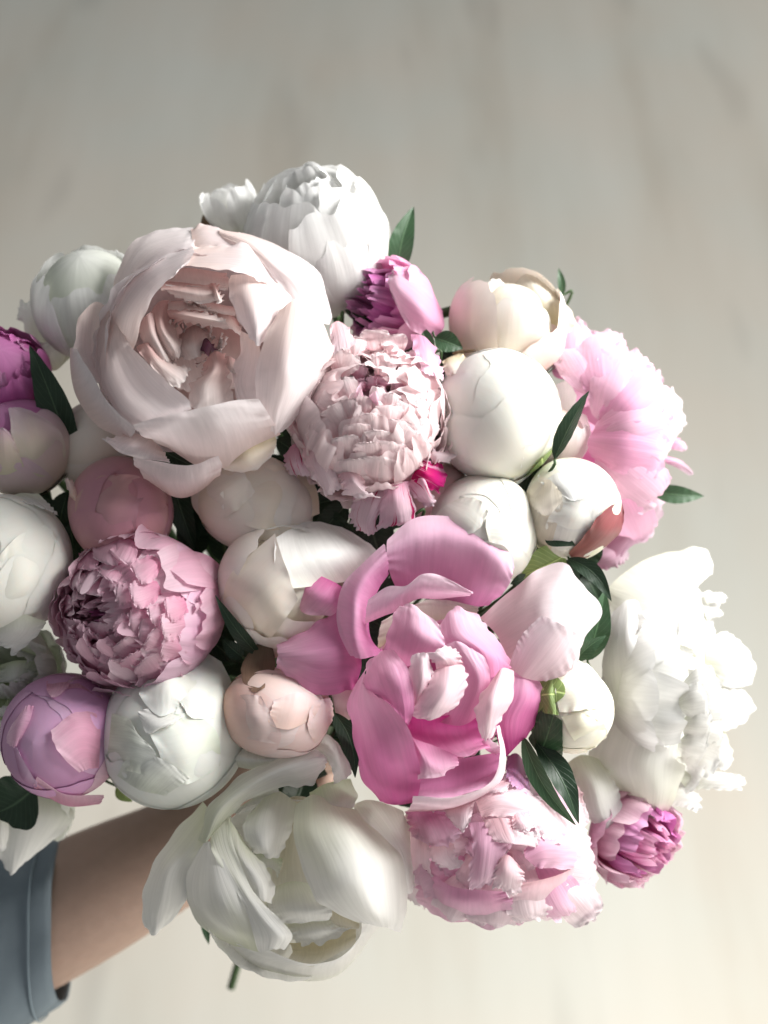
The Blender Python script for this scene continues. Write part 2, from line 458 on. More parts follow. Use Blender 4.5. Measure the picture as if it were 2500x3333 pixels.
    def sph(self, mat, phi, th1, W, kr=1.0, kz=1.0, th0=8, zoff=None, lift=0.0, curl=0.0, ruf=0.0, jag=0.03, tip=0.15, n=(18, 15), name='petal', freq=7, label=None, notch=0.0, und=0.012, asym=0.0, vr=(0, 1), parent=None, narrow=0.3, off=(0, 0), hug=0.0, ucurl=0.0):
        """petal lying on an ellipsoid about the bloom's axis; angles in degrees, th measured from the base"""
        rs = self.rs
        nv, nu = n
        u, v = np.meshgrid(np.linspace(-1, 1, nu), np.linspace(0, 1, nv))
        w1, w3 = wave1(rs, 5, 2, freq * 2), wave1(rs, 4, 1.5, freq)
        w4 = wave2(rs, 5, 3)
        th = np.radians(th0) + np.radians(th1 - th0) * v * (1 - tip * u * u * v - notch * np.exp(-(u / 0.18) ** 2) * v + jag * w1(u) * v * v)
        wv = (narrow + (1 - narrow) * smooth(v / 0.6)) * np.sqrt(np.clip(1 - (np.clip(v - 0.6, 0, 1) / 0.4) ** 2 * 0.45, 0, 1))
        st = np.sin(np.clip(th, 0.02, math.pi - 0.02))
        ang = u * np.radians(W) * wv / np.maximum(st, 0.42)
        ph = np.radians(phi) + ang + asym * v
        edge = np.clip(np.maximum(np.abs(u) * (0.3 + 0.7 * v), v) - 0.35, 0, 1) / 0.65
        rho = 1 + lift * v ** 2 + curl * np.clip(v - 0.7, 0, 1) ** 2 * 10 + ruf * edge ** 1.5 * w3(u * 2.2 + v) + und * w4(u, v) - hug * edge ** 3 + ucurl * u * u * v
        z0 = -kz if zoff is None else zoff
        x = kr * rho * np.sin(th) * np.cos(ph) + off[0]
        y = kr * rho * np.sin(th) * np.sin(ph) + off[1]
        z = z0 + kz * (1 - np.cos(th) * (1 + (rho - 1) * 0.6))
        wr = self.warp(x, y, z); x, y, z = x * wr, y * wr, z * wr * self.elong
        P = self.C + (np.stack([x, y, z], -1) * self.R) @ self.B
        UV = np.stack([(u + 1) / 2, vr[0] + v * (vr[1] - vr[0])], -1)
        return self.put(name, P, UV, mat, label, parent)

    def core(self, mat, k=0.94, kz=None, n=(18, 28), th1=180):
        kz = kz or k
        u, v = np.meshgrid(np.linspace(0, 1, n[1]), np.linspace(0.01, th1 / 180, n[0]))
        th = v * math.pi; ph = u * 2 * math.pi
        P = np.stack([k * np.sin(th) * np.cos(ph), k * np.sin(th) * np.sin(ph), -kz * np.cos(th)], -1)
        P = P * self.warp(P[..., 0], P[..., 1], P[..., 2])[..., None] * np.array([1, 1, self.elong])
        P = self.C + (P * self.R) @ self.B
        return self.put('inner_petals', P, np.stack([u, v], -1), mat)

    def sepals(self, specs, kr=1.05, kz=1.05):
        for s in specs:
            phi, th1, W, mat = s[:4]
            lf = s[4] if len(s) > 4 else 0.0
            self.sph(mat, phi, th1, W, kr=kr, kz=kz, th0=2, jag=0.01, tip=0.45, name='sepal', lift=lf, narrow=0.6, und=0.02)


def tube(C, r, nseg=8):
    C = np.asarray(C)
    T = np.gradient(C, axis=0); T /= np.linalg.norm(T, axis=1, keepdims=True) + 1e-12
    ref = np.array([0.31, 0.2, 0.93])
    X = np.cross(T, ref); X /= np.linalg.norm(X, axis=1, keepdims=True) + 1e-9
    Y = np.cross(T, X)
    a = np.linspace(0, 2 * np.pi, nseg + 1)
    P = C[:, None] + (X[:, None] * np.cos(a)[None, :, None] + Y[:, None] * np.sin(a)[None, :, None]) * np.asarray(r)[:, None, None]
    UV = np.stack(np.meshgrid(np.linspace(0, 1, nseg + 1), np.linspace(0, 1, len(C))), -1)
    return P, UV


def bud(F, mat, petals, core=None, sep=(), ksep=1.06):
    F.core(core or mat, 0.99)
    for i, p in enumerate(petals):
        d = dict(kr=1.0 + 0.0045 * i, kz=1.0 + 0.0045 * i, n=(26, 24), und=0.0, jag=0.014, tip=0.12, hug=0.004)
        d.update(p)
        if 'jag' in p:
            d['jag'] = p['jag'] * 0.35
        m = d.pop('mat', mat)
        F.sph(m, **d)
    F.sepals(sep, ksep, ksep)


def ruffles(F, mat, layers, jit=1.0, zoff=-0.8, n=(13, 12)):
    """layers: (count, radial, height, th1, width, ruffle, lift, jag[, material])"""
    rs = F.rs
    for L in layers:
        cnt, kr, kz, th1, W, ruf, lift, jag = L[:8]
        m = L[8] if len(L) > 8 else mat
        ph0 = rs.uniform(0, 360)
        for i in range(cnt):
            F.sph(m, ph0 + 360.0 * i / cnt + rs.uniform(-14, 14) * jit, min(158, th1 + rs.uniform(-12, 9) * jit), W * rs.uniform(0.65, 1.3), kr=kr * rs.uniform(0.94, 1.05),
                  kz=kz * rs.uniform(0.95, 1.04), zoff=zoff, ruf=ruf * rs.uniform(0.8, 1.8), lift=lift + rs.uniform(-0.02, 0.09) * jit, jag=jag * 0.5, tip=rs.uniform(0.0, 0.12), n=n,
                  notch=rs.choice([0, 0, 0.05, 0.1]), und=0.03, asym=rs.uniform(-.35, .35), freq=rs.choice([4, 6, 8]), narrow=0.45, ucurl=rs.uniform(-0.04, 0.09))


# ================================================================== SETTING
def floor():
    m, nt, out = new_mat('pale_floor')
    L = nt.links.new
    tc = N(nt, 'ShaderNodeTexCoord')
    mp = N(nt, 'ShaderNodeMapping'); mp.inputs['Scale'].default_value = (3.2, 0.55, 1)
    L(tc.outputs['Object'], mp.inputs[0])
    nz = N(nt, 'ShaderNodeTexNoise'); nz.inputs['Scale'].default_value = 1.6; nz.inputs['Detail'].default_value = 4; nz.inputs['Roughness'].default_value = 0.55
    L(mp.outputs[0], nz.inputs[0])
    rp = N(nt, 'ShaderNodeValToRGB')
    e = rp.color_ramp.elements
    e[0].position, e[0].color = 0.25, (0.56, 0.52, 0.46, 1)
    e[1].position, e[1].color = 0.75, (0.70, 0.69, 0.65, 1)
    x = e.new(0.45); x.color = (0.65, 0.63, 0.58, 1)
    L(nz.outputs[0], rp.inputs[0])
    # scattered dark knots, drawn out along the grain
    mp2 = N(nt, 'ShaderNodeMapping'); mp2.inputs['Scale'].default_value = (5.0, 1.1, 1)
    L(tc.outputs['Object'], mp2.inputs[0])
    n2 = N(nt, 'ShaderNodeTexNoise'); n2.inputs['Scale'].default_value = 1.3; n2.inputs['Detail'].default_value = 2
    L(mp2.outputs[0], n2.inputs[0])
    r2 = N(nt, 'ShaderNodeMapRange'); r2.inputs[1].default_value = 0.60; r2.inputs[2].default_value = 0.78; r2.inputs[4].default_value = 0.42
    L(n2.outputs[0], r2.inputs[0])
    mx = N(nt, 'ShaderNodeMix', data_type='RGBA'); L(r2.outputs[0], mx.inputs[0]); L(rp.outputs[0], mx.inputs[6]); mx.inputs[7].default_value = (0.24, 0.22, 0.20, 1)
    n3 = N(nt, 'ShaderNodeTexNoise'); n3.inputs['Scale'].default_value = 2.4; n3.inputs['Detail'].default_value = 3; L(tc.outputs['Object'], n3.inputs[0])
    r3 = N(nt, 'ShaderNodeValToRGB'); r3.color_ramp.elements[0].position = 0.38; r3.color_ramp.elements[0].color = (0.965, 0.985, 0.955, 1)
    r3.color_ramp.elements[1].position = 0.62; r3.color_ramp.elements[1].color = (1.0, 0.965, 0.91, 1); L(n3.outputs[0], r3.inputs[0])
    m3 = N(nt, 'ShaderNodeMix', data_type='RGBA'); m3.blend_type = 'MULTIPLY'; m3.inputs[0].default_value = 1.0; L(mx.outputs[2], m3.inputs[6]); L(r3.outputs[0], m3.inputs[7]); mx = m3
    p = N(nt, 'ShaderNodeBsdfPrincipled'); p.inputs['Roughness'].default_value = 0.65
    L(mx.outputs[2], p.inputs['Base Color']); L(p.outputs[0], out.inputs[0])
    me = bpy.data.meshes.new('floor')
    me.from_pydata([(-9, -5, 0), (9, -5, 0), (9, 14, 0), (-9, 14, 0)], [], [(0, 1, 2, 3)])
    me.materials.append(m)
    o = add_obj('floor', me)
    o['kind'] = 'structure'
    o['label'] = 'pale grey beige floor far below the bouquet'


floor()

exec_flowers = True
# ================================================================== 1 BIG BLUSH PEONY
F = Bloom('peony', 'largest bloom, blush white cup peony open on a ruffled centre, upper left of the bouquet', 650, 1130, 60, 405, (0.05, 0.12, 1), depth=0.85, seed=11)
for i in range(8):
    F.sph(BLUSH, i * 45 + 10, 88, 36, kr=0.84, kz=0.8, zoff=-0.8, lift=0.02, ruf=0.02, n=(18, 16))
for i in range(7):
    F.sph(BLUSH, i * 51 + 30, 112, 38, kr=0.74, kz=0.82, zoff=-0.8, lift=0.0, ruf=0.02, n=(18, 16))
A = lambda rows, mat=BLUSH, **k: F.patch(rows, mat, 'A', **k)
A([[(350, 540, -120), (400, 560, -40), (450, 520, 0)], [(345, 420, -130), (430, 430, -60), (530, 350, -20)], [(480, 160, -160), (560, 250, -90), (690, 260, -20)], [(690, 90, -170), (740, 170, -100), (850, 215, -20)], [(870, 75, -170), (880, 140, -110), (890, 230, -30)]], rnd=0.15)
A([[(840, 90, -150), (850, 150, -100), (850, 230, -40)], [(930, 58, -160), (940, 130, -100), (980, 210, -20)], [(1050, 95, -150), (1100, 150, -90), (1130, 210, -20)], [(1200, 130, -120), (1220, 170, -60), (1250, 222, -10)]], rnd=0.1)
A([[(1020, 85, -140), (1030, 110, -110), (1040, 140, -90)], [(1290, 150, -120), (1250, 190, -10), (1220, 225, 20)], [(1510, 245, -120), (1420, 330, 60), (1330, 340, 60)], [(1690, 400, -120), (1560, 440, 70), (1420, 460, 90)], [(1750, 620, -110), (1650, 600, 60), (1490, 600, 100)], [(1755, 720, -100), (1680, 700, 60), (1560, 680, 90)]], rnd=0.1, ruf=4)
A([[(100, 650, -20), (225, 565, -60), (345, 620, -60)], [(85, 850, 60), (200, 850, -40), (290, 850, -20)], [(130, 940, 110), (220, 1000, 10), (280, 1050, 0)], [(220, 1090, 100), (270, 1130, 40), (310, 1240, 40)]], rnd=0.3)
A([[(55, 850, -30), (62, 1030, -10), (110, 1200, -10), (240, 1375, 0), (430, 1465, 40)], [(80, 870, 60), (100, 1000, 80), (180, 1180, 80), (330, 1330, 100), (460, 1440, 120)], [(108, 870, 90), (130, 930, 110), (240, 1110, 130), (320, 1250, 140), (500, 1385, 160)]], rnd=0.15)
A([[(850, 215, 30), (800, 290, 120), (770, 345, 200)], [(1050, 195, 0), (1040, 280, 130), (1040, 352, 240)], [(1240, 205, 0), (1230, 310, 140), (1220, 398, 240)], [(1430, 450, 40), (1380, 455, 120), (1330, 440, 190)]], rnd=0.12, ruf=7)
A([[(290, 830, 60), (380, 820, 150), (470, 890, 190)], [(350, 600, 60), (430, 620, 180), (530, 690, 240)], [(500, 360, 40), (570, 440, 180), (600, 530, 260)], [(690, 258, 30), (720, 350, 170), (690, 430, 250)], [(870, 208, 40), (850, 280, 150), (780, 345, 230)]], rnd=0.12)
A([[(340, 640, 60), (370, 690, 120), (400, 750, 150)], [(258, 900, 60), (340, 860, 180), (470, 870, 230)], [(270, 1120, 80), (440, 1100, 230), (670, 1070, 290)], [(380, 1310, 100), (600, 1260, 270), (830, 1205, 330)], [(520, 1400, 110), (680, 1330, 240), (850, 1275, 310)]], rnd=0.15)
A([[(1170, 740, 160), (1230, 790, 190), (1300, 850, 230)], [(1155, 900, 150), (1220, 950, 180), (1290, 970, 230)], [(1110, 1050, 150), (1190, 1090, 180), (1275, 1110, 220)], [(1160, 1240, 180), (1220, 1230, 210), (1290, 1215, 240)]], rnd=0.2)
A([[(1095, 380, 190), (1250, 395, 190), (1430, 445, 100)], [(1088, 500, 210), (1270, 560, 240), (1510, 575, 100)], [(1150, 680, 220), (1270, 720, 270), (1415, 650, 200)], [(1230, 800, 250), (1275, 850, 270), (1340, 820, 240)]], rnd=0.15)
A([[(1420, 610, 220), (1545, 540, 190), (1660, 620, 110)], [(1330, 780, 270), (1530, 780, 290), (1750, 800, 70)], [(1280, 960, 280), (1500, 980, 310), (1762, 950, 50)], [(1262, 1100, 270), (1480, 1140, 270), (1715, 1130, 30)], [(1285, 1300, 220), (1420, 1310, 200), (1570, 1290, 50)], [(1360, 1405, 140), (1395, 1425, 110), (1430, 1410, 80)]], rnd=0.12, ruf=4)
A([[(650, 1490, 90), (1000, 1660, 60), (1440, 1420, 60)], [(520, 1430, 190), (950, 1460, 260), (1370, 1330, 220)], [(455, 1368, 230), (850, 1262, 330), (1290, 1185, 290)]], rnd=0.12)
A([[(430, 1415, 60), (560, 1440, 80), (660, 1530, 90)], [(340, 1450, 100), (480, 1500, 140), (690, 1580, 130)], [(250, 1450, 110), (430, 1565, 150), (720, 1618, 140)]], rnd=0.2, ruf=8, jag=0.04)
A([[(590, 1750, -30), (740, 1835, -10), (870, 1820, 0), (1030, 1710, 10)], [(500, 1660, 60), (690, 1735, 100), (860, 1745, 110), (1045, 1650, 100)], [(440, 1560, 120), (700, 1612, 140), (850, 1625, 150), (1035, 1555, 160)]], rnd=0.2)
A([[(1070, 1590, 60), (1200, 1500, 100), (1400, 1430, 70)], [(1040, 1640, 40), (1210, 1600, 90), (1400, 1500, 60)], [(1110, 1670, -10), (1250, 1665, 20), (1370, 1580, 10)]], BUDC, rnd=0.2)
# ruffled centre
RUF = lambda rows, mat=BLUSHIN, **k: F.patch(rows, mat, 'A', **{**dict(jag=0.03, ruf=9, freq=9, rnd=0.3), **k})
RUF([[(560, 700, 0), (800, 600, -40), (1180, 700, 0)], [(600, 900, -20), (850, 850, -60), (1200, 900, -10)], [(760, 1150, 60), (900, 1150, 20), (1180, 1150, 40)]], ruf=3)
RUF([[(700, 340, 150), (850, 345, 170), (1090, 380, 170)], [(690, 420, 140), (860, 430, 150), (1090, 450, 150)], [(660, 470, 190), (860, 470, 180), (1080, 500, 170)]])
RUF([[(650, 430, 150), (820, 440, 150), (1000, 450, 150)], [(650, 480, 190), (830, 500, 220), (1000, 510, 210)], [(740, 525, 170), (850, 565, 200), (1040, 565, 180)]])
RUF([[(960, 440, 160), (990, 445, 180), (1010, 440, 160)], [(980, 500, 190), (1010, 505, 230), (1030, 500, 190)], [(1000, 560, 200), (1030, 570, 220), (1060, 560, 190)]])
RUF([[(700, 560, 60), (900, 560, 80), (1130, 600, 80)], [(690, 640, 150), (900, 620, 130), (1140, 660, 120)]], ruf=5)
RUF([[(680, 620, 140), (690, 640, 160), (700, 680, 130)], [(800, 620, 170), (810, 655, 215), (810, 700, 150)], [(950, 640, 180), (950, 680, 220), (940, 722, 150)], [(1060, 680, 170), (1070, 700, 200), (1110, 745, 140)]], rnd=0.1)
RUF([[(570, 620, 140), (640, 560, 110), (700, 540, 60)], [(590, 760, 150), (650, 720, 190), (720, 700, 80)], [(640, 900, 130), (720, 850, 190), (790, 820, 90)], [(740, 970, 110), (760, 930, 150), (800, 900, 100)]])
RUF([[(500, 700, 150), (570, 640, 170), (620, 640, 110)], [(530, 830, 170), (590, 760, 200), (660, 780, 120)], [(600, 950, 160), (660, 900, 190), (720, 920, 120)], [(640, 1010, 150), (700, 980, 160), (760, 1000, 110)]])
RUF([[(470, 850, 170), (560, 830, 190), (600, 850, 120)], [(560, 960, 210), (640, 950, 210), (720, 960, 120)], [(740, 1160, 240), (800, 1080, 220), (860, 1000, 140)]])
RUF([[(760, 780, 60), (850, 720, 60), (960, 720, 60)], [(760, 860, 110), (860, 830, 140), (960, 820, 90)], [(800, 950, 110), (880, 930, 140), (920, 900, 90)]])
RUF([[(1000, 640, 80), (1080, 620, 90), (1160, 700, 110)], [(1010, 700, 130), (1080, 740, 160), (1180, 790, 150)]])
RUF([[(910, 980, 110), (990, 890, 140), (1070, 895, 120)], [(930, 1040, 160), (1000, 1000, 225), (1080, 990, 160)], [(840, 1110, 170), (930, 1110, 240), (1100, 1100, 170)], [(830, 1260, 210), (920, 1260, 250), (1160, 1260, 210)]], ruf=12)
RUF([[(1040, 930, 100), (1090, 920, 120), (1150, 950, 110)], [(1060, 1010, 130), (1120, 1030, 170), (1150, 1060, 140)]])
for k in range(26):
    a = F.rs.uniform(0, 6.28); r = F.rs.uniform(0.1, 0.9)
    x, y = 850 + 230 * r * math.cos(a), 780 + 260 * r * math.sin(a)
    dx, dy = -math.sin(a) * F.rs.uniform(50, 100), math.cos(a) * F.rs.uniform(50, 100)
    zz = -10 + 90 * r
    RUF([[(x - dx, y - dy, zz), (x, y, zz - 20), (x + dx, y + dy, zz)], [(x - dx * 1.1 + 10, y - dy * 1.1 + 10, zz + 60), (x + 8, y + 14, zz + 60), (x + dx * 1.1, y + dy * 1.1, zz + 60)]], ruf=10, n=(12, 16))
RUF([[(880, 870, 110), (940, 800, 100), (990, 850, 110)], [(930, 900, 130), (960, 830, 150), (1000, 880, 130)], [(960, 930, 110), (990, 880, 130), (1040, 880, 110)]], DUSK, n=(10, 12), ruf=12, label='small wrinkled purple petal in the centre')

# ================================================================== 12 BIG PINK PEONY
F = Bloom('peony', 'bright pink open peony in the middle of the bouquet, its wide petals spread like wings', 1420, 2240, 130, 320, (0, 0.1, 1), depth=0.85, seed=12)
for i in range(7):
    F.sph(PINK, i * 51 + 10, 92, 38, kr=0.72, kz=0.7, zoff=-0.75, lift=0.02, ruf=0.02)
Cc = lambda rows, mat=PINK, **k: F.patch(rows, mat, 'C', **k)
Cc([[(1085, 600, -40), (1190, 700, -40), (1240, 830, -20), (1290, 920, -10)], [(1330, 395, -20), (1350, 600, 10), (1380, 760, 20), (1430, 940, 0)], [(1530, 295, -30), (1480, 560, 30), (1530, 740, 50), (1560, 900, 10)], [(1665, 420, -50), (1760, 565, -30), (1665, 700, 10), (1630, 840, 10)]], PALE, rnd=0.1, und=9, ruf=9, label='pale blush petal spread to the right')
Cc([[(1250, 860, 40), (1330, 920, 50), (1430, 945, 30)], [(1320, 700, 50), (1440, 770, 80), (1570, 890, 40)], [(1430, 580, 60), (1550, 640, 90), (1670, 710, 30)]], PALE, rnd=0.1, ruf=5, jag=0.004, crease=0.3, vr=(.3, 1), label='pale blush petal spread to the right')
Cc([[(390, 450, 10), (300, 400, 5), (200, 350, -10)], [(360, 530, 20), (230, 480, 40), (130, 430, 0)], [(290, 600, 10), (150, 570, 10), (70, 510, -20)]], rnd=0.25, ruf=10)
Cc([[(450, 750, 10), (460, 860, 10), (430, 975, 0)], [(340, 560, 0), (400, 770, 30), (350, 1005, 10)], [(265, 595, 0), (290, 790, 50), (200, 1015, 10)], [(130, 680, 0), (140, 800, 50), (100, 935, 20)], [(-5, 740, -10), (5, 805, 20), (-5, 868, 0)]], rnd=0.1, ruf=7)
Cc([[(640, 460, -90), (740, 470, -100), (880, 500, -110), (1000, 520, -110), (1080, 540, -90), (1150, 530, -70)], [(600, 330, 10), (740, 330, -20), (880, 360, -40), (1040, 410, -40), (1130, 460, -20), (1220, 470, 0)], [(590, 260, 40), (740, 180, 30), (900, 175, 20), (1070, 210, 20), (1190, 300, 30), (1265, 400, 30)], [(585, 185, 20), (730, 60, -20), (900, 45, -40), (1090, 85, -40), (1250, 210, -20), (1290, 330, 10)]], rnd=0.15, ruf=4, n=(30, 40), mat=LILL)
Cc([[(610, 360, -20), (560, 430, -20), (520, 520, -30), (500, 620, -40), (520, 720, -30), (600, 790, 0)], [(600, 280, 50), (500, 370, 70), (440, 480, 85), (430, 580, 85), (430, 680, 75), (460, 820, 60)], [(590, 190, 30), (450, 315, 40), (360, 420, 40), (325, 540, 40), (335, 670, 40), (390, 800, 40)]], LILL, rnd=0.12, ruf=5, n=(24, 30))
Cc([[(470, 640, -10), (580, 590, 10), (660, 560, 10), (760, 500, 10), (880, 500, 0), (1040, 480, 10)], [(480, 600, 40), (580, 540, 70), (660, 490, 75), (765, 440, 80), (870, 450, 70), (1050, 470, 55)], [(485, 505, 60), (600, 430, 70), (700, 425, 85), (785, 362, 95), (900, 375, 85), (1075, 462, 65)]], PINKL, rnd=0.12, ruf=6, n=(18, 34))
Cc([[(540, 780, -60), (740, 700, -90), (900, 660, -90), (1060, 620, -60)], [(560, 620, -60), (750, 520, -70), (900, 500, -90), (1100, 540, -80)]], CREAM, rnd=0.1)
Cc([[(1220, 1380, -20), (1280, 1310, 0), (1340, 1250, -10)], [(1180, 1170, 50), (1290, 1150, 50), (1462, 1080, 0)], [(1220, 1000, 60), (1350, 1010, 60), (1445, 1020, 0)], [(1260, 890, 20), (1340, 840, 20), (1410, 870, 0)]], rnd=0.15)
Cc([[(1000, 900, 60), (1150, 920, 120), (1255, 890, 70)], [(1000, 800, 110), (1110, 780, 160), (1265, 830, 50)], [(885, 750, 110), (1000, 680, 130), (1160, 670, 50)], [(880, 640, 50), (960, 540, 30), (1090, 585, 10)]], PINKL, rnd=0.15)
Cc([[(860, 1170, 120), (1000, 1180, 150), (1100, 1130, 150)], [(960, 1000, 150), (1080, 980, 190), (1160, 950, 170)], [(980, 850, 160), (1060, 850, 195), (1130, 830, 170)], [(890, 750, 130), (980, 725, 150), (1070, 730, 140)]], PINKL, rnd=0.15)
Cc([[(560, 800, 90), (700, 860, 120), (770, 820, 150)], [(600, 680, 110), (740, 700, 190), (895, 770, 180)], [(640, 560, 70), (750, 590, 150), (905, 710, 170)], [(670, 530, 50), (750, 533, 100), (880, 640, 140)]], PINKL, rnd=0.2)
Cc([[(860, 880, 190), (930, 865, 210), (1010, 850, 180)], [(850, 840, 210), (900, 820, 240), (980, 780, 200)], [(760, 790, 180), (850, 780, 215), (910, 745, 190)]], PALE, rnd=0.25)
Cc([[(730, 1090, 190), (750, 1070, 230), (800, 1010, 220)], [(710, 930, 200), (780, 930, 260), (835, 930, 230)], [(730, 790, 190), (800, 790, 215), (855, 870, 200)]], PALE, rnd=0.3, vr=(0.2, 1))
Cc([[(850, 870, 200), (930, 860, 220), (1010, 840, 180)], [(820, 960, 240), (920, 980, 285), (1032, 930, 210)], [(735, 1080, 220), (860, 1080, 290), (990, 1050, 220)], [(730, 1140, 210), (830, 1150, 250), (930, 1110, 220)]], PALE, rnd=0.25, vr=(0.2, 1))
Cc([[(700, 1120, 110), (850, 1130, 140), (1100, 1100, 140)], [(700, 1230, 80), (870, 1240, 90), (1110, 1230, 130)], [(800, 1300, 130), (960, 1350, 180), (1165, 1300, 190)]], PINK, rnd=0.1, vr=(0.0, 0.8))
Cc([[(1100, 1260, 170), (1130, 1310, 150), (1180, 1340, 120)], [(1150, 1250, 180), (1190, 1280, 160), (1230, 1310, 120)]], PINKL, n=(10, 10))
Cc([[(705, 1180, 170), (740, 1250, 195), (850, 1290, 185), (975, 1340, 185)], [(735, 1330, 205), (800, 1370, 240), (880, 1400, 230), (980, 1395, 195)], [(765, 1475, 215), (810, 1465, 235), (905, 1455, 215), (900, 1420, 205)]], PINKL, rnd=0.05, ruf=4)
Cc([[(755, 1460, 60), (960, 1370, 40), (1210, 1320, 50)], [(745, 1530, 80), (960, 1490, 60), (1200, 1410, 80)], [(730, 1580, 190), (950, 1575, 200), (1180, 1485, 170)]], PINKD, rnd=0.05, ruf=2)
Cc([[(690, 1650, 60), (960, 1625, 80), (1180, 1510, 100), (1225, 1360, 90), (1205, 1200, 70)], [(720, 1625, 170), (960, 1615, 190), (1190, 1500, 170), (1237, 1350, 140), (1203, 1180, 100)], [(735, 1565, 205), (950, 1562, 215), (1150, 1490, 185), (1205, 1350, 155), (1185, 1180, 120)]], PALE, rnd=0.05, ruf=4, n=(12, 34))
Cc([[(1180, 910, 180), (1220, 870, 180), (1285, 880, 140)], [(1080, 1060, 220), (1170, 1040, 280), (1272, 1040, 170)], [(1085, 1170, 220), (1150, 1150, 260), (1210, 1150, 180)], [(1110, 1255, 190), (1135, 1258, 190), (1165, 1245, 180)]], PALE, rnd=0.12)
Cc([[(560, 1600, -50), (640, 1610, 40), (760, 1600, 130)], [(470, 1480, -20), (600, 1490, 150), (780, 1450, 215)], [(430, 1330, -10), (560, 1360, 200), (755, 1330, 250)], [(405, 1180, 0), (520, 1200, 200), (700, 1170, 260)], [(390, 1030, 0), (470, 1060, 150), (610, 1040, 230)], [(500, 835, 50), (470, 930, 110), (490, 990, 150)]], PINK, rnd=0.1, n=(34, 24), vr=(0.2, 1.0))
Cc([[(710, 1185, 260), (680, 1140, 265), (590, 1040, 240)], [(745, 1080, 260), (640, 1020, 245), (490, 985, 170)], [(715, 890, 220), (600, 900, 215), (470, 930, 110)], [(630, 765, 120), (560, 780, 90), (490, 840, 60)]], PINK, rnd=0.12, vr=(0.3, 1))

# ================================================================== 22 BIG WHITE PEONY BOTTOM
F = Bloom('peony', 'large open white peony hanging at the bottom of the bouquet with long curled upper petals', 930, 2890, 60, 330, (0, 0.1, 1), depth=0.85, seed=22, stem_end=(752, 3215, -1500))
for i in range(7):
    F.sph(WHITE, i * 51 + 20, 95, 38, kr=0.85, kz=0.75, zoff=-0.75, lift=0.02, ruf=0.02)
D = lambda rows, mat=WHITE, **k: F.patch(rows, mat, 'D', **k)
D([[(380, 420, -80), (400, 500, -40), (410, 610, -20)], [(230, 570, -50), (300, 650, 0), (360, 690, 10)], [(90, 780, -50), (180, 800, 20), (290, 800, 10)], [(35, 980, -60), (130, 1000, 0), (280, 960, -10)], [(50, 1125, -80), (110, 1145, -60), (200, 1060, -60)]], rnd=0.15, und=5)
D([[(490, 220, -20), (620, 255, 0), (740, 235, 10), (790, 225, 10)], [(475, 205, 0), (580, 195, 40), (700, 205, 40), (820, 180, 30)], [(470, 180, -20), (590, 128, -30), (720, 165, -20), (860, 150, 0)]], rnd=0.1)
D([[(790, 160, -40), (880, 165, -10), (950, 180, 10)], [(900, 98, -60), (950, 130, 0), (1020, 200, 15)], [(1000, 62, -70), (1050, 150, 10), (1060, 245, 25)], [(1100, 115, -60), (1115, 220, 10), (1070, 300, 25)], [(1175, 285, -50), (1125, 315, -10), (1070, 350, 5)]], rnd=0.1, und=5)
D([[(520, 490, 10), (640, 410, 20), (770, 340, 20)], [(560, 500, -40), (660, 450, -40), (780, 400, -40)]], rnd=0.1)
D([[(345, 650, 50), (380, 650, 75), (425, 600, 50)], [(392, 470, 40), (450, 480, 95), (540, 480, 60)], [(555, 300, 20), (590, 360, 95), (630, 410, 50)], [(700, 220, 20), (750, 270, 105), (800, 350, 50)], [(850, 147, 20), (870, 230, 105), (900, 350, 50)], [(970, 145, 20), (990, 200, 80), (970, 325, 35)], [(1035, 200, 20), (1035, 210, 40), (1025, 230, 20)]], rnd=0.06, ruf=6, n=(40, 18), und=4)
D([[(940, 380, 0), (1030, 330, 0), (1165, 300, -10)], [(930, 450, 60), (1060, 420, 90), (1200, 400, 20)], [(975, 490, 80), (1060, 480, 100), (1170, 470, 40)], [(1030, 555, 70), (1060, 550, 80), (1110, 520, 60)]], WHITEG, rnd=0.15)
D([[(1160, 440, 0), (1280, 420, -10), (1455, 475, -70)], [(1280, 590, 80), (1400, 600, 40), (1500, 640, -50)], [(1410, 730, 80), (1470, 750, 40), (1532, 800, -50)], [(1430, 900, 40), (1480, 925, 20), (1520, 895, -40)]], rnd=0.12)
D([[(790, 420, -80), (870, 400, -40), (960, 410, 20)], [(750, 720, -80), (830, 700, -110), (920, 720, 30)], [(730, 920, -40), (830, 870, -60), (960, 900, 60)]], YEL, rnd=0.05)
D([[(640, 470, -10), (750, 370, -20), (880, 430, 0)], [(580, 560, 70), (700, 540, 90), (850, 560, 30)], [(610, 660, 90), (700, 660, 120), (810, 660, 40)], [(640, 710, 70), (720, 730, 95), (770, 740, 60)]], WHITE, rnd=0.2)
D([[(500, 500, 40), (560, 600, 60), (610, 670, 60)], [(510, 660, 100), (590, 740, 150), (700, 780, 130)], [(560, 820, 130), (650, 850, 180), (755, 890, 140)], [(610, 930, 140), (680, 960, 170), (740, 990, 140)]], WHITE, rnd=0.15)
D([[(640, 700, 30), (720, 700, 20), (800, 740, 0)], [(660, 800, 90), (740, 790, 60), (770, 850, 20)]], WHITEG, rnd=0.1)
D([[(735, 900, 20), (840, 860, 20), (960, 870, 80)], [(715, 990, 100), (870, 1000, 140), (1060, 1010, 150)], [(790, 1090, 110), (900, 1085, 120), (1050, 1070, 110)]], WHITE, rnd=0.1)
D([[(830, 1190, 20), (1000, 1180, 20), (1200, 1090, 40)], [(850, 1240, 0), (1000, 1250, 0), (1190, 1160, 30)], [(820, 1280, 140), (960, 1315, 140), (1195, 1200, 120)]], YEL, rnd=0.05)
D([[(1030, 1000, 40), (1100, 1030, 50), (1215, 1090, 60)], [(1050, 1070, 50), (1110, 1110, 70), (1205, 1120, 70)]], YEL, rnd=0.15)
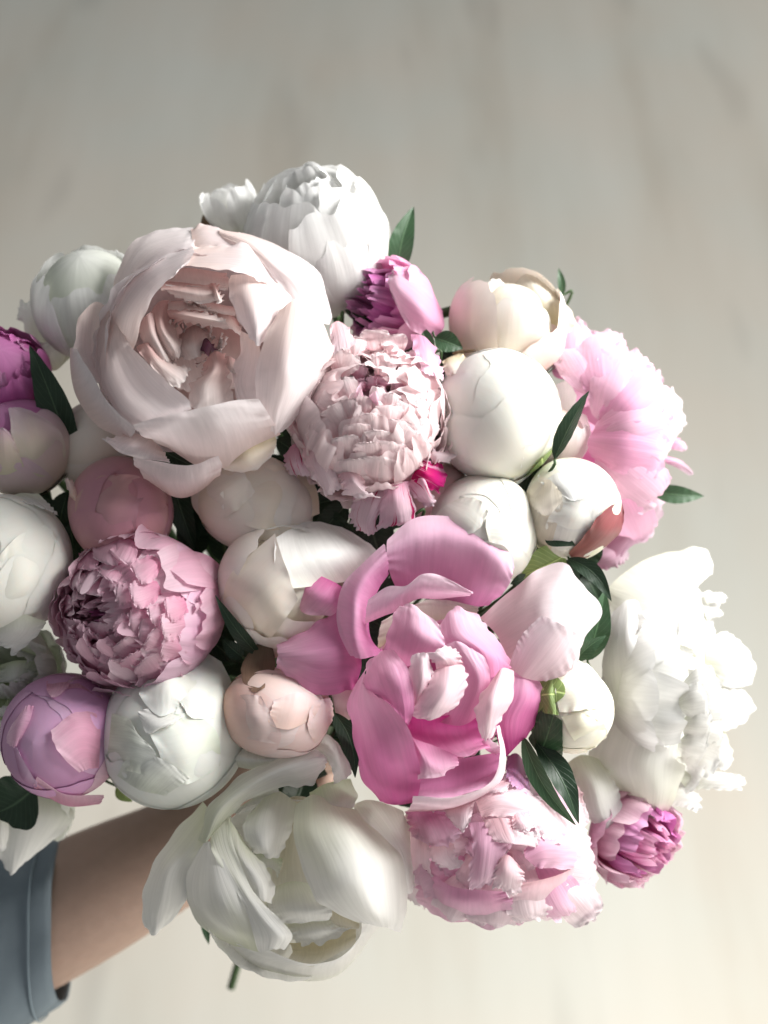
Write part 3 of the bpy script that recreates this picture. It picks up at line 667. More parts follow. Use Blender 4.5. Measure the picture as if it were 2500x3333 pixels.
D([[(820, 1085, 60), (940, 1060, 70), (1040, 1050, 80)], [(840, 1150, 100), (970, 1130, 125), (1100, 1110, 100)], [(890, 1200, 80), (1000, 1200, 95), (1190, 1110, 80)]], WHITE, rnd=0.15, ruf=9, jag=0.05)
D([[(870, 440, 60), (960, 390, 80), (1060, 430, 70), (1190, 470, 20)], [(850, 590, 170), (980, 580, 230), (1150, 560, 220), (1310, 600, 80)], [(895, 760, 215), (1050, 760, 290), (1250, 720, 260), (1435, 720, 70)], [(955, 930, 230), (1100, 900, 300), (1280, 880, 270), (1468, 900, 50)], [(1040, 1010, 215), (1180, 1020, 260), (1320, 1035, 220), (1465, 1050, 40)], [(1190, 1085, 170), (1260, 1090, 190), (1345, 1110, 140), (1430, 1145, 30)]], rnd=0.1, n=(32, 30), ruf=4)
D([[(1310, 1110, -70), (1200, 1265, -50), (1080, 1375, -40), (900, 1398, -40), (640, 1325, -50), (490, 1200, -60)], [(1330, 1050, 10), (1215, 1190, 60), (1090, 1315, 90), (900, 1335, 100), (700, 1275, 80), (550, 1190, 50)], [(1215, 1060, 100), (1200, 1180, 125), (1100, 1275, 145), (950, 1308, 155), (830, 1272, 160), (690, 1215, 140)]], rnd=0.06, n=(22, 36), vr=(0.3, 1))
D([[(525, 1210, -30), (590, 1215, 60), (670, 1255, 140)], [(365, 1105, -20), (500, 1110, 150), (645, 1130, 205)], [(272, 960, -20), (420, 980, 180), (590, 960, 205)], [(285, 790, 10), (400, 810, 150), (480, 750, 155)], [(375, 640, 50), (400, 645, 70), (425, 665, 80)]], rnd=0.1)
D([[(520, 470, 20), (440, 560, 50), (400, 640, 70)], [(525, 640, 110), (480, 700, 130), (435, 740, 150)], [(625, 890, 185), (570, 880, 195), (535, 890, 190)], [(765, 1050, 220), (680, 1050, 235), (595, 1010, 210)], [(850, 1150, 205), (760, 1155, 240), (635, 1140, 205)], [(805, 1230, 170), (740, 1230, 190), (665, 1245, 145)]], rnd=0.08, n=(34, 18))

# ================================================================== 25 BIG WHITE PEONY RIGHT
F = Bloom('peony', 'big white double peony at the right edge of the bouquet, seen from its side', 2150, 2230, -190, 260, (1.0, 0.0, 0.12), depth=0.75, seed=25)
for i in range(9):
    F.sph(WHITE, i * 40 + 10, 88, 34, kr=0.95, kz=0.6, zoff=-0.7, lift=0.02, ruf=0.03)
ruffles(F, WHITE, [(7, 0.8, 0.62, 115, 40, 0.05, 0.05, 0.07), (6, 0.5, 0.65, 130, 40, 0.08, 0.05, 0.08)], zoff=-0.7, n=(18, 18))
E = lambda rows, mat=WHITE, **k: F.patch(rows, mat, 'E', **k)
E([[(590, 500, -20), (620, 380, -40), (800, 240, -90), (950, 180, -110)], [(650, 560, 40), (800, 440, 30), (950, 330, -20), (1180, 155, -120)], [(820, 560, 70), (950, 500, 60), (1080, 400, 10), (1235, 300, -110)], [(960, 760, 60), (1060, 660, 40), (1120, 500, -20), (1110, 330, -60)]], rnd=0.03, ruf=5)
E([[(1000, 800, 60), (1120, 860, 20), (1230, 900, -60)], [(1020, 700, 60), (1120, 740, 10), (1245, 690, -80)], [(1040, 560, 40), (1150, 560, -30), (1245, 560, -100)], [(1050, 350, -30), (1180, 410, -80), (1325, 440, -140)]], rnd=0.1, jag=0.06)
E([[(1180, 520, -60), (1190, 560, -50), (1200, 600, -60)], [(1250, 510, -80), (1250, 540, -70), (1240, 570, -70)], [(1290, 530, -100), (1300, 550, -95), (1280, 570, -90)]], n=(12, 10))
E([[(1180, 420, -60), (1190, 460, -50), (1200, 500, -60)], [(1250, 420, -80), (1250, 450, -70), (1240, 480, -70)], [(1300, 420, -100), (1320, 450, -95), (1310, 490, -90)]], n=(12, 10))
E([[(1200, 700, -50), (1190, 800, -30), (1200, 920, -30)], [(1310, 655, -90), (1330, 820, -50), (1330, 990, -60)], [(1425, 725, -140), (1490, 850, -140), (1480, 985, -130)]], rnd=0.35)
E([[(1190, 950, -50), (1180, 1080, -20), (1190, 1220, -30)], [(1330, 975, -80), (1320, 1100, -45), (1300, 1255, -60)], [(1430, 1000, -120), (1490, 1110, -130), (1430, 1210, -110)]], rnd=0.35)
E([[(1040, 1480, -10), (1040, 1540, 0), (1070, 1600, -20)], [(1250, 1495, -50), (1240, 1550, -40), (1240, 1605, -60)], [(1410, 1515, -120), (1435, 1560, -130), (1410, 1610, -120)]], rnd=0.2)
E([[(1270, 1250, -60), (1300, 1240, -70), (1330, 1310, -100)], [(1265, 1400, -40), (1310, 1400, -60), (1358, 1400, -100)], [(1250, 1465, -60), (1300, 1490, -70), (1345, 1465, -90)]], rnd=0.3)
E([[(980, 1580, 0), (970, 1640, 10), (960, 1700, 0)], [(1080, 1600, -20), (1070, 1640, -10), (1060, 1710, -20)], [(1160, 1630, -50), (1165, 1680, -50), (1150, 1750, -50)]], rnd=0.2, ruf=9)
for (x, y, a, w, l) in [(1270, 960, 15, 240, 220), (1310, 1120, 0, 230, 220), (1290, 1290, -10, 240, 220), (1270, 1440, -20, 230, 220), (1200, 1060, 10, 220, 170), (1220, 1230, -5, 220, 170), (1190, 1380, -15, 230, 170), (1160, 1540, -25, 220, 200)]:
    F.lobe(x, y, a, w, l, WHITE, 'E', base=-60, lift=0, ruf=8, jag=0.015, ball=285, crease=0.4, rnd=0.6)
E([[(690, 1700, -70), (780, 1745, -20), (880, 1780, -10), (960, 1750, -30)], [(585, 1560, -30), (760, 1600, 70), (900, 1620, 90), (1020, 1620, 20)], [(490, 1400, -10), (720, 1450, 120), (900, 1450, 140), (1075, 1450, 30)], [(580, 1200, 20), (780, 1230, 130), (950, 1250, 140), (1095, 1250, 40)], [(560, 1000, 10), (760, 1000, 100), (950, 1000, 120), (1100, 1000, 40)], [(640, 650, 30), (810, 670, 60), (970, 750, 70), (1080, 870, 20)]], rnd=0.06, n=(34, 28), ruf=3)
E([[(620, 1160, 70), (740, 1170, 130), (880, 1170, 130), (1000, 1160, 70)], [(590, 1080, 90), (720, 1060, 170), (850, 1040, 180), (980, 1000, 120)], [(575, 900, 90), (690, 880, 165), (800, 820, 185), (915, 900, 125)], [(585, 700, 80), (680, 680, 140), (760, 650, 150), (880, 670, 90)], [(630, 530, 50), (720, 465, 55), (800, 490, 40), (900, 600, 15)]], rnd=0.12, n=(32, 26), ruf=4)
E([[(810, 690, 100), (870, 680, 110), (960, 760, 90)], [(900, 880, 130), (960, 860, 140), (1020, 880, 100)]], rnd=0.1)
E([[(360, 1440, 20), (450, 1395, 30), (570, 1420, 20)], [(405, 1560, 60), (520, 1560, 110), (650, 1560, 60)], [(465, 1740, 60), (570, 1740, 100), (682, 1650, 60)], [(600, 1890, 40), (640, 1915, 50), (690, 1790, 50)]], rnd=0.08, label='white petal hanging down below the green and white bud')

# ================================================================== 9 PINK FRILLED RIGHT BACK
F = Bloom('peony', 'soft pink frilled peony at the upper right edge, blurred behind the white buds', 1980, 1430, -330, 260, (0.8, 0.2, 0.5), depth=0.7, seed=9)
for i in range(8):
    F.sph(PINKL, i * 45 + 10, 84, 40, kr=0.9, kz=0.6, zoff=-0.7, lift=0.02, ruf=0.04)
for q in [(1010, 430, 95, 330, 420), (1210, 540, 65, 330, 460), (1370, 700, 45, 320, 460), (1430, 930, 15, 320, 460), (1400, 1160, -10, 330, 460), (1370, 1420, -40, 340, 460), (1240, 1680, -65, 340, 460), (800, 480, 120, 240, 360)]:
    F.lobe(*q, PINKL, 'I', base=-90, lift=-30, ball=330, ruf=12, jag=0.03, rnd=0.5)
I = lambda rows, mat=PINKL, **k: F.patch(rows, mat, 'I', **{**dict(ruf=9, jag=0.03, freq=10, und=8), **k})
I([[(720, 660, 40), (760, 700, 50), (860, 720, 40)], [(750, 560, 40), (850, 600, 60), (940, 620, 40)], [(780, 400, 0), (880, 480, 30), (1000, 520, 0)], [(800, 370, -20), (900, 345, -20), (1010, 470, -20)]], PINKL, rnd=0.2)
I([[(860, 760, 60), (950, 780, 60), (1100, 800, 40)], [(900, 650, 50), (1020, 660, 60), (1130, 700, 30)], [(960, 560, 20), (1080, 570, 20), (1250, 640, -20)], [(1010, 480, -10), (1110, 530, -20), (1240, 590, -40)]], PALE, rnd=0.15)
I([[(1180, 1010, 50), (1230, 990, 60), (1300, 960, 40)], [(1130, 860, 40), (1240, 860, 50), (1360, 860, 10)], [(1120, 740, 0), (1260, 740, 20), (1400, 780, -30)], [(1200, 680, -20), (1300, 640, -20), (1400, 660, -50)]], rnd=0.15)
I([[(1180, 1010, 50), (1200, 1020, 60), (1240, 1080, 50)], [(1300, 930, 20), (1300, 1000, 60), (1300, 1120, 40)], [(1420, 840, -20), (1430, 980, 20), (1390, 1200, 10)], [(1450, 730, -60), (1530, 960, -60), (1440, 1130, -40)]], PALE, rnd=0.1)
I([[(880, 900, 50), (950, 960, 60), (1060, 1030, 60)], [(960, 860, 60), (1050, 900, 80), (1140, 990, 60)], [(1060, 820, 50), (1180, 850, 60), (1250, 950, 30)]], PINKL, rnd=0.2)
I([[(840, 1180, 60), (920, 1240, 60), (1100, 1330, 50)], [(900, 1080, 70), (1040, 1150, 100), (1240, 1330, 50)], [(980, 1010, 50), (1120, 1060, 80), (1260, 1210, 40)]], PINK, rnd=0.15, vr=(0.3, 1))
I([[(1000, 1500, 40), (1080, 1650, 40), (960, 1800, 30)], [(1160, 1330, 50), (1220, 1550, 60), (1120, 1780, 30)], [(1290, 1200, 20), (1330, 1420, 30), (1230, 1700, 10)], [(1370, 1280, -20), (1410, 1440, -30), (1350, 1670, -30)]], PINKL, rnd=0.1)
I([[(860, 1800, 30), (960, 1830, 30), (1040, 1860, 20)], [(980, 1740, 50), (1080, 1780, 50), (1130, 1830, 20)], [(1120, 1680, 20), (1190, 1710, 10), (1190, 1790, 0)]], PINKL, rnd=0.2)
I([[(1390, 1160, -40), (1400, 1180, -40), (1410, 1210, -40)], [(1490, 1190, -60), (1490, 1210, -55), (1480, 1240, -60)], [(1570, 1260, -80), (1575, 1280, -80), (1560, 1290, -80)]], PINKL, n=(12, 8), ruf=4)
I([[(1400, 1040, -40), (1400, 1080, -40), (1410, 1130, -40)], [(1480, 1060, -60), (1480, 1090, -55), (1470, 1130, -60)], [(1530, 1090, -80), (1540, 1120, -80), (1520, 1150, -80)]], PINKL, n=(12, 8), ruf=6)
I([[(1420, 920, -40), (1430, 950, -40), (1440, 990, -40)], [(1490, 930, -60), (1480, 960, -55), (1480, 990, -60)], [(1525, 940, -80), (1540, 965, -80), (1520, 990, -80)]], PALE, n=(12, 8), ruf=6)

# ================================================================== 23 PALE PINK BOTTOM RIGHT
F = Bloom('peony', 'light pink shaggy peony at the lower right, below the bright pink open one', 1620, 2780, -30, 250, (0.1, -0.1, 1), depth=0.8, seed=23)
for i in range(9):
    F.sph(PINKL, i * 40 + 10, 92, 30, kr=0.95, kz=0.7, zoff=-0.75, lift=0.04, ruf=0.06)
for k, q in enumerate([(1500, 1420, -50, 300, 420), (1330, 1380, -62, 320, 420), (1060, 1420, -80, 330, 400), (480, 1400, -115, 330, 330), (800, 1460, -92, 420, 380), (260, 1180, -150, 260, 260), (1500, 1060, -12, 300, 380), (1480, 880, 8, 260, 360),
        (1430, 600, 35, 260, 320), (1250, 480, 60, 260, 300), (980, 400, 85, 280, 280), (700, 480, 100, 260, 260), (420, 560, 140, 240, 240), (250, 780, 175, 220, 240),
        (1300, 1180, -40, 260, 300), (1020, 1250, -75, 260, 300), (620, 1200, -105, 240, 280), (400, 1050, -140, 220, 240), (1280, 900, 0, 220, 280), (1150, 680, 40, 220, 260), (880, 600, 80, 220, 240), (600, 700, 130, 200, 220), (480, 880, 190, 190, 200),
        (1080, 1040, -45, 190, 230), (800, 1080, -85, 200, 240), (620, 960, -140, 160, 180), (1050, 850, 10, 160, 200), (850, 760, 80, 160, 180), (700, 860, 160, 140, 150), (900, 920, -40, 130, 140)]):
    F.lobe(*q, [PALE, PINKL, PALE, PALE][k % 4], 'G', base=-45, lift=F.rs.uniform(6, 24), ball=315 - k * 2, ruf=11, jag=0.025, rnd=0.6)
G = lambda rows, mat=PALE, **k: F.patch([[(a, b, c * 0.4 + math.sqrt(max(0, 290 ** 2 - (1250 + a * 0.452 - F.x) ** 2 - (2350 + b * 0.452 - F.y) ** 2))) for a, b, c in row] for row in rows], mat, 'G', **{**dict(ruf=9, jag=0.04, freq=11, und=6), **k})
G([[(150, 650, -20), (250, 700, 40), (350, 780, 60)], [(150, 1000, -20), (230, 1000, 60), (330, 1000, 80)], [(160, 1290, -60), (280, 1330, 0), (400, 1300, 40)]], PALE, rnd=0.1)
G([[(300, 1060, 60), (480, 1180, 90), (700, 1210, 100), (900, 1220, 80)], [(240, 1150, 60), (460, 1290, 130), (700, 1330, 130), (930, 1320, 70)], [(220, 1290, 0), (420, 1410, 20), (740, 1485, 20), (900, 1420, 10)]], PINKL, rnd=0.12, vr=(0.4, 1))
G([[(900, 1170, 60), (1150, 1130, 80), (1350, 1050, 40), (1480, 900, 0)], [(900, 1270, 60), (1120, 1250, 80), (1370, 1200, 40), (1520, 1060, -30)], [(890, 1360, 0), (1080, 1430, 0), (1320, 1400, -10), (1520, 1430, -60)]], PALE, rnd=0.05)
G([[(1320, 1000, 0), (1420, 960, -20), (1510, 1000, -40)], [(1340, 1200, -20), (1440, 1200, -30), (1515, 1200, -60)], [(1300, 1360, -30), (1420, 1400, -50), (1510, 1415, -80)]], PALE, rnd=0.1)
G([[(1000, 930, 100), (1020, 980, 110), (1090, 1050, 110)], [(1130, 800, 110), (1170, 920, 150), (1180, 1060, 120)], [(1290, 800, 80), (1330, 920, 120), (1340, 1060, 80)], [(1420, 830, 20), (1500, 900, 20), (1460, 1070, 20)]], PINKL, rnd=0.12, vr=(0.2, 1))
G([[(650, 560, 60), (680, 620, 80), (700, 690, 90)], [(800, 480, 60), (830, 560, 120), (850, 680, 110)], [(1020, 500, 50), (1040, 600, 110), (1060, 700, 110)], [(1200, 560, 40), (1250, 640, 70), (1190, 740, 80)]], PALE, rnd=0.1)
G([[(850, 420, 60), (900, 400, 50), (1000, 370, 30)], [(730, 480, 110), (860, 470, 120), (900, 450, 90)], [(720, 500, 110), (830, 515, 120), (900, 500, 100)]], PALE, rnd=0.2)
G([[(880, 240, 10), (960, 230, 10), (1020, 320, 0)], [(880, 380, 70), (960, 400, 80), (1040, 420, 50)], [(920, 470, 80), (1000, 500, 80), (1060, 530, 60)]], LILAC, rnd=0.2, vr=(0.5, 1))
G([[(440, 630, 130), (560, 580, 130), (665, 520, 110)], [(450, 670, 150), (560, 660, 170), (640, 620, 140)], [(500, 740, 150), (570, 790, 160), (625, 720, 150)]], PALE, rnd=0.3)
G([[(150, 640, 60), (280, 620, 80), (420, 640, 110)], [(180, 740, 90), (330, 740, 120), (540, 760, 140)], [(200, 830, 90), (400, 890, 130), (540, 850, 140)]], PINKL, rnd=0.15, jag=0.06)
G([[(330, 870, 60), (420, 860, 90), (510, 870, 120)], [(340, 980, 90), (430, 970, 140), (520, 960, 130)], [(400, 1040, 100), (500, 1060, 140), (600, 1020, 130)]], PALE, rnd=0.15, jag=0.06)
G([[(600, 720, 110), (720, 720, 140), (900, 740, 110)], [(640, 900, 160), (720, 920, 190), (890, 900, 150)], [(610, 1100, 150), (700, 1110, 180), (830, 1060, 150)], [(610, 1215, 120), (690, 1190, 150), (770, 1170, 130)]], PINKL, rnd=0.1, jag=0.05, vr=(0.3, 1))
G([[(700, 700, 130), (850, 690, 150), (930, 700, 120)], [(800, 860, 160), (950, 880, 190), (1080, 900, 140)], [(900, 780, 150), (1060, 790, 170), (1150, 800, 130)]], PALE, rnd=0.15)
G([[(830, 980, 150), (900, 960, 160), (1000, 1060, 130)], [(790, 1080, 160), (880, 1090, 200), (1010, 1130, 150)], [(780, 1190, 130), (870, 1230, 160), (960, 1260, 120)]], PALE, rnd=0.15)
G([[(930, 680, 140), (960, 650, 150), (1040, 640, 130)], [(925, 740, 160), (990, 720, 190), (1080, 700, 150)], [(940, 780, 150), (1020, 790, 160), (1100, 740, 140)]], PALE, rnd=0.3)
G([[(1340, 480, -20), (1380, 450, -20), (1420, 500, -30)], [(1360, 640, 0), (1410, 640, 10), (1460, 660, -20)], [(1340, 800, 0), (1390, 810, 10), (1440, 780, -10)]], PALE, rnd=0.15)
G([[(1040, 600, 70), (1150, 560, 60), (1280, 560, 30)], [(1080, 740, 110), (1200, 730, 120), (1340, 740, 60)], [(1150, 860, 120), (1260, 880, 130), (1400, 850, 60)]], PALE, rnd=0.15)

# ================================================================== 7 SHELL PINK DOUBLE
F = Bloom('peony', 'shell pink double peony with crimson streaked petals hanging below, right of the largest bloom', 1195, 1365, 30, 235, (0.02, 0.36, 0.95), depth=0.9, seed=71)
F.core(SHELL, 0.80, 0.75, th1=135)
ruffles(F, SHELL, [(8, 1.06, 0.80, 82, 34, 0.04, 0.08, 0.07), (8, 1.04, 0.88, 98, 32, 0.03, 0.03, 0.08), (9, 1.01, 0.95, 110, 30, 0.03, 0.02, 0.09), (9, 0.98, 0.99, 121, 28, 0.03, 0.02, 0.10),
                   (9, 0.95, 1.00, 130, 27, 0.03, 0.02, 0.10), (8, 0.90, 1.0, 139, 27, 0.04, 0.02, 0.11), (7, 0.82, 1.0, 147, 29, 0.05, 0.02, 0.12),
                   (6, 0.66, 1.0, 150, 32, 0.08, 0.04, 0.13), (6, 0.48, 0.98, 150, 34, 0.12, 0.06, 0.13), (5, 0.30, 0.96, 150, 38, 0.14, 0.08, 0.13, CARN), (3, 0.16, 0.92, 150, 44, 0.16, 0.1, 0.13, SHELL)], zoff=-0.9, n=(18, 18))
LB = lambda x, y, a, w, l, m=SHELL, **k: F.lobe(x, y, a, w, l, m, 'B', **k)
for q in [(300, 980, 110, 260, 180), (480, 990, 95, 260, 190), (680, 980, 85, 280, 200), (850, 960, 70, 240, 190), (250, 760, 130, 200, 200), (360, 640, 120, 190, 190), (300, 560, 140, 170, 190),
          (440, 840, 100, 190, 160), (600, 880, 92, 200, 160), (760, 880, 80, 230, 190), (900, 800, 60, 180, 200), (520, 760, 95, 190, 150), (660, 800, 88, 170, 150), (820, 740, 75, 190, 170),
          (600, 690, 92, 170, 140), (740, 640, 85, 210, 180), (470, 600, 100, 150, 160), (560, 590, 90, 120, 130), (860, 620, 75, 150, 180), (660, 520, 90, 110, 190), (760, 560, 80, 110, 150),
          (900, 430, 80, 90, 150), (960, 610, 65, 110, 190), (1040, 540, 80, 110, 220), (1130, 650, 85, 110, 230), (1010, 740, 60, 150, 200), (430, 470, 110, 170, 170), (480, 300, 60, 190, 160),
          (400, 250, 100, 150, 190), (520, 190, 80, 150, 140), (640, 150, 90, 190, 130), (760, 180, 100, 170, 130), (860, 290, 110, 150, 170), (980, 380, 100, 130, 190), (650, 300, 95, 70, 140), (740, 330, 60, 130, 130), (840, 380, 100, 120, 130)]:
    LB(*q, base=-26, lift=F.rs.uniform(4, 16), ball=252, ruf=F.rs.uniform(3, 9))
for q in [(560, 380, 70, 90, 110), (620, 450, 100, 80, 100), (700, 450, 60, 110, 90), (790, 460, 110, 90, 100), (540, 480, 120, 70, 80)]:
    LB(*q, CARN, base=-70, lift=-20, ruf=12)
B = lambda rows, mat=SHELL, **k: F.patch(rows, mat, 'B', **{**dict(ruf=9, jag=0.035, freq=9, und=4), **k})
B([[(560, 1140, 20), (700, 1160, 60), (850, 1120, 60)], [(500, 1240, 40), (640, 1270, 80), (760, 1230, 80)], [(480, 1380, 10), (590, 1400, 60), (650, 1380, 60)], [(520, 1440, 0), (600, 1480, 30), (660, 1460, 40)]], STRIPE, rnd=0.15, vr=(0.4, 1))
B([[(700, 1150, 80), (780, 1140, 90), (860, 1130, 70)], [(690, 1260, 90), (790, 1260, 110), (880, 1230, 80)], [(660, 1400, 60), (800, 1390, 80), (910, 1385, 40)], [(650, 1445, 40), (780, 1420, 60), (905, 1390, 20)]], STRIPE, rnd=0.08, jag=0.06, label='pale petal streaked with crimson')
B([[(860, 1060, 60), (880, 1110, 70), (850, 1150, 70)], [(920, 1040, 60), (960, 1140, 100), (880, 1220, 70)], [(960, 1090, 20), (1000, 1220, 70), (960, 1290, 40)], [(990, 1200, -10), (1030, 1270, 20), (1000, 1300, 20)]], STRIPE, rnd=0.08, label='pale petal streaked with crimson')
B([[(930, 980, 60), (910, 1050, 80), (870, 1120, 80)], [(990, 1000, 60), (970, 1080, 100), (930, 1150, 80)], [(1050, 1010, 20), (1030, 1110, 80), (1000, 1180, 50)], [(1080, 1010, -20), (1095, 1150, 20), (1050, 1210, 20)]], STRIPEM, rnd=0.12, label='vivid crimson petal')
B([[(970, 960, 60), (1000, 980, 60), (1020, 1020, 50)], [(1040, 930, 40), (1060, 960, 60), (1060, 1010, 50)], [(1120, 930, 0), (1160, 960, 10), (1150, 1010, 10)]], PALE, rnd=0.2)
B([[(60, 940, -30), (120, 890, 0), (180, 900, 20)], [(50, 1020, 0), (120, 1000, 60), (200, 1010, 50)], [(90, 1090, -10), (160, 1100, 30), (230, 1110, 30)]], STRIPE, rnd=0.3)
B([[(160, 850, 60), (220, 830, 90), (300, 850, 110)], [(180, 1000, 100), (260, 980, 150), (360, 1000, 150)], [(230, 1080, 100), (320, 1110, 150), (400, 1120, 140)], [(320, 1230, 70), (370, 1210, 110), (430, 1180, 120)]], PALE, rnd=0.15)
B([[(390, 1090, 150), (480, 1060, 170), (570, 1090, 150)], [(430, 1160, 150), (510, 1150, 190), (590, 1200, 150)], [(420, 1230, 120), (560, 1240, 150), (690, 1240, 130)]], PALE, rnd=0.15)
B([[(870, 170, 10), (960, 190, 10), (1030, 260, -20)], [(900, 300, 70), (1000, 330, 60), (1080, 400, 10)], [(960, 440, 90), (1030, 450, 70), (1090, 480, 40)]], PINKL, rnd=0.15, jag=0.02)
B([[(340, 120, -20), (400, 90, -40), (470, 130, -30)], [(360, 260, 60), (430, 220, 50), (520, 250, 60)], [(380, 420, 120), (440, 400, 110), (520, 380, 110)]], PALE, rnd=0.2)
B([[(70, 750, -20), (130, 720, -10), (210, 720, 30)], [(90, 820, 20), (160, 820, 60), (240, 830, 80)], [(140, 900, 20), (200, 900, 60), (260, 900, 80)]], PALE, rnd=0.3)

# ================================================================== 17 CANDY PINK RUFFLED LEFT
F = Bloom('peony', 'candy pink tightly ruffled peony at the left, its smooth side petals flecked with crimson', 465, 1990, 10, 262, (-0.50, 0.02, 0.86), depth=0.85, seed=171)
F.core(CARN, 0.80, 0.75, th1=130)
for i in range(8):
    F.sph(PINKL if i in (0, 1, 7) else CARN, i * 45 - 10, 112 if i in (0, 1, 7) else 96, 34, kr=1.02, kz=0.95, zoff=-0.88, lift=0.0, ruf=0.02, jag=0.03, n=(20, 18), tip=0.1)
ruffles(F, CARN, [(9, 0.98, 0.93, 112, 28, 0.03, 0.0, 0.09), (9, 0.95, 0.95, 122, 27, 0.03, 0.0, 0.10), (10, 0.91, 0.97, 131, 25, 0.03, 0.0, 0.11), (10, 0.85, 0.97, 139, 25, 0.04, 0.0, 0.11), (9, 0.76, 0.97, 145, 26, 0.05, 0.02, 0.12),
                  (9, 0.64, 0.96, 149, 27, 0.07, 0.03, 0.12), (8, 0.51, 0.95, 150, 29, 0.09, 0.05, 0.12), (7, 0.38, 0.93, 150, 32, 0.12, 0.06, 0.12), (5, 0.25, 0.90, 150, 36, 0.14, 0.08, 0.12), (3, 0.14, 0.86, 150, 44, 0.15, 0.1, 0.12, MAG)], zoff=-0.88, n=(18, 18))
K = lambda rows, mat=STRIPE, **k: F.patch(rows, mat, 'K', **{**dict(ruf=5, jag=0.04, freq=12, und=3), **k})
K([[(720, 310, -40), (730, 340, -30), (770, 370, -20)], [(715, 320, -30), (735, 380, 0), (745, 420, 10)]], CARN, n=(8, 8))
LK = lambda x, y, a, w, l, m=CARN, **k: F.lobe(x, y, a, w, l, m, 'K', **k)
for q in [(720, 650, 200, 110, 90), (700, 720, 190, 120, 100), (650, 680, 205, 90, 110), (570, 590, 200, 120, 130), (600, 740, 180, 120, 120), (560, 700, 190, 110, 110), (500, 580, 190, 100, 100), (640, 760, 150, 110, 100),
          (450, 440, 250, 120, 110), (520, 430, 240, 110, 100), (380, 470, 270, 90, 80), (350, 540, 300, 80, 70), (400, 580, 260, 90, 80), (460, 510, 240, 100, 90), (590, 500, 215, 110, 120), (560, 840, 120, 110, 90),
          (480, 860, 100, 120, 90), (400, 840, 80, 120, 80), (340, 780, 60, 100, 80), (290, 700, 30, 90, 70), (300, 620, 350, 80, 60), (520, 780, 130, 110, 100), (440, 790, 95, 110, 90), (370, 720, 60, 100, 80), (500, 700, 160, 100, 100), (430, 700, 80, 90, 70), (700, 800, 170, 120, 110), (620, 860, 130, 130, 110)]:
    LK(*q, base=-30, lift=F.rs.uniform(5, 24), ruf=8, ball=272)
K([[(800, 380, 20), (900, 410, 20), (985, 480, -40)], [(690, 360, 60), (830, 480, 130), (960, 560, 40)], [(545, 430, 110), (650, 540, 180), (760, 620, 160)]], STRIPE, rnd=0.15)

# ================================================================== 2 WHITE TOP BACK
F = Bloom('peony', 'round white peony at the very top of the bouquet, ruffled crown out of focus', 1035, 815, -320, 240, (-0.15, 0.72, 0.62), depth=0.9, seed=2)
for i in range(7):
    F.sph(WHITE, i * 51 - 115, 118, 36, kr=1.0, kz=0.95, zoff=-0.9, lift=0.0, ruf=0.02, n=(20, 18), jag=0.05)
for k, (ph, th, kr) in enumerate([(-60, 140, 0.95), (20, 142, 0.93), (100, 145, 0.92), (180, 140, 0.94), (-120, 148, 0.86), (-20, 150, 0.80), (60, 152, 0.76), (140, 150, 0.74), (-90, 155, 0.62), (0, 156, 0.55), (90, 156, 0.5), (200, 150, 0.4), (300, 156, 0.36)]):
    F.sph(WHITE, ph, th, 46, kr=kr, kz=1.0, zoff=-0.9, ruf=0.05, jag=0.025, lift=0.04, tip=0.08, n=(22, 22), freq=6, notch=0.05, und=0.03)
F.core(WHITE, 0.8, 0.8, th1=120)

# 3 small white one, top left
F = Bloom('peony', 'small white opening bloom peeking out blurred at the top left of the round white peony', 760, 690, -430, 90, (-0.3, 0.8, 0.4), depth=0.9, seed=3)
for i in range(5):
    F.sph(WHITE, i * 72 + 20, 125, 40, kr=0.9, kz=1.1, zoff=-0.9, lift=0.15, ruf=0.06)
F.patch([[(200, 400, 0), (260, 410, 20), (330, 390, 0)], [(160, 300, 0), (250, 310, 30), (340, 310, 0)], [(150, 230, -10), (270, 200, 0), (370, 270, -20)]], WHITE, 'H', rnd=0.3)
F.sepals([(200, 70, 30, LEAF, 0.2), (320, 70, 30, LEAF, 0.2)])

# 4 grey white at left
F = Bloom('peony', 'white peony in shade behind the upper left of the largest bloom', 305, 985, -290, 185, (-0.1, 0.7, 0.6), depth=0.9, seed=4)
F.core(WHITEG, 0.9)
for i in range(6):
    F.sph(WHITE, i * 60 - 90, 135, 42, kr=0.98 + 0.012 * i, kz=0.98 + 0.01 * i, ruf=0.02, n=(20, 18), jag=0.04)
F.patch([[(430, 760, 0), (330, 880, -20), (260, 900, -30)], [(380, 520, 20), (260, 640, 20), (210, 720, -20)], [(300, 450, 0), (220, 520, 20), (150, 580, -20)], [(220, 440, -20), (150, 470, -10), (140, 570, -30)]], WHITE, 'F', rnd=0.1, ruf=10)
F.patch([[(560, 900, 30), (430, 1000, 20), (300, 900, 0)], [(500, 620, 50), (380, 760, 50), (260, 760, 20)]], WHITE, 'F', rnd=0.1, ruf=10)

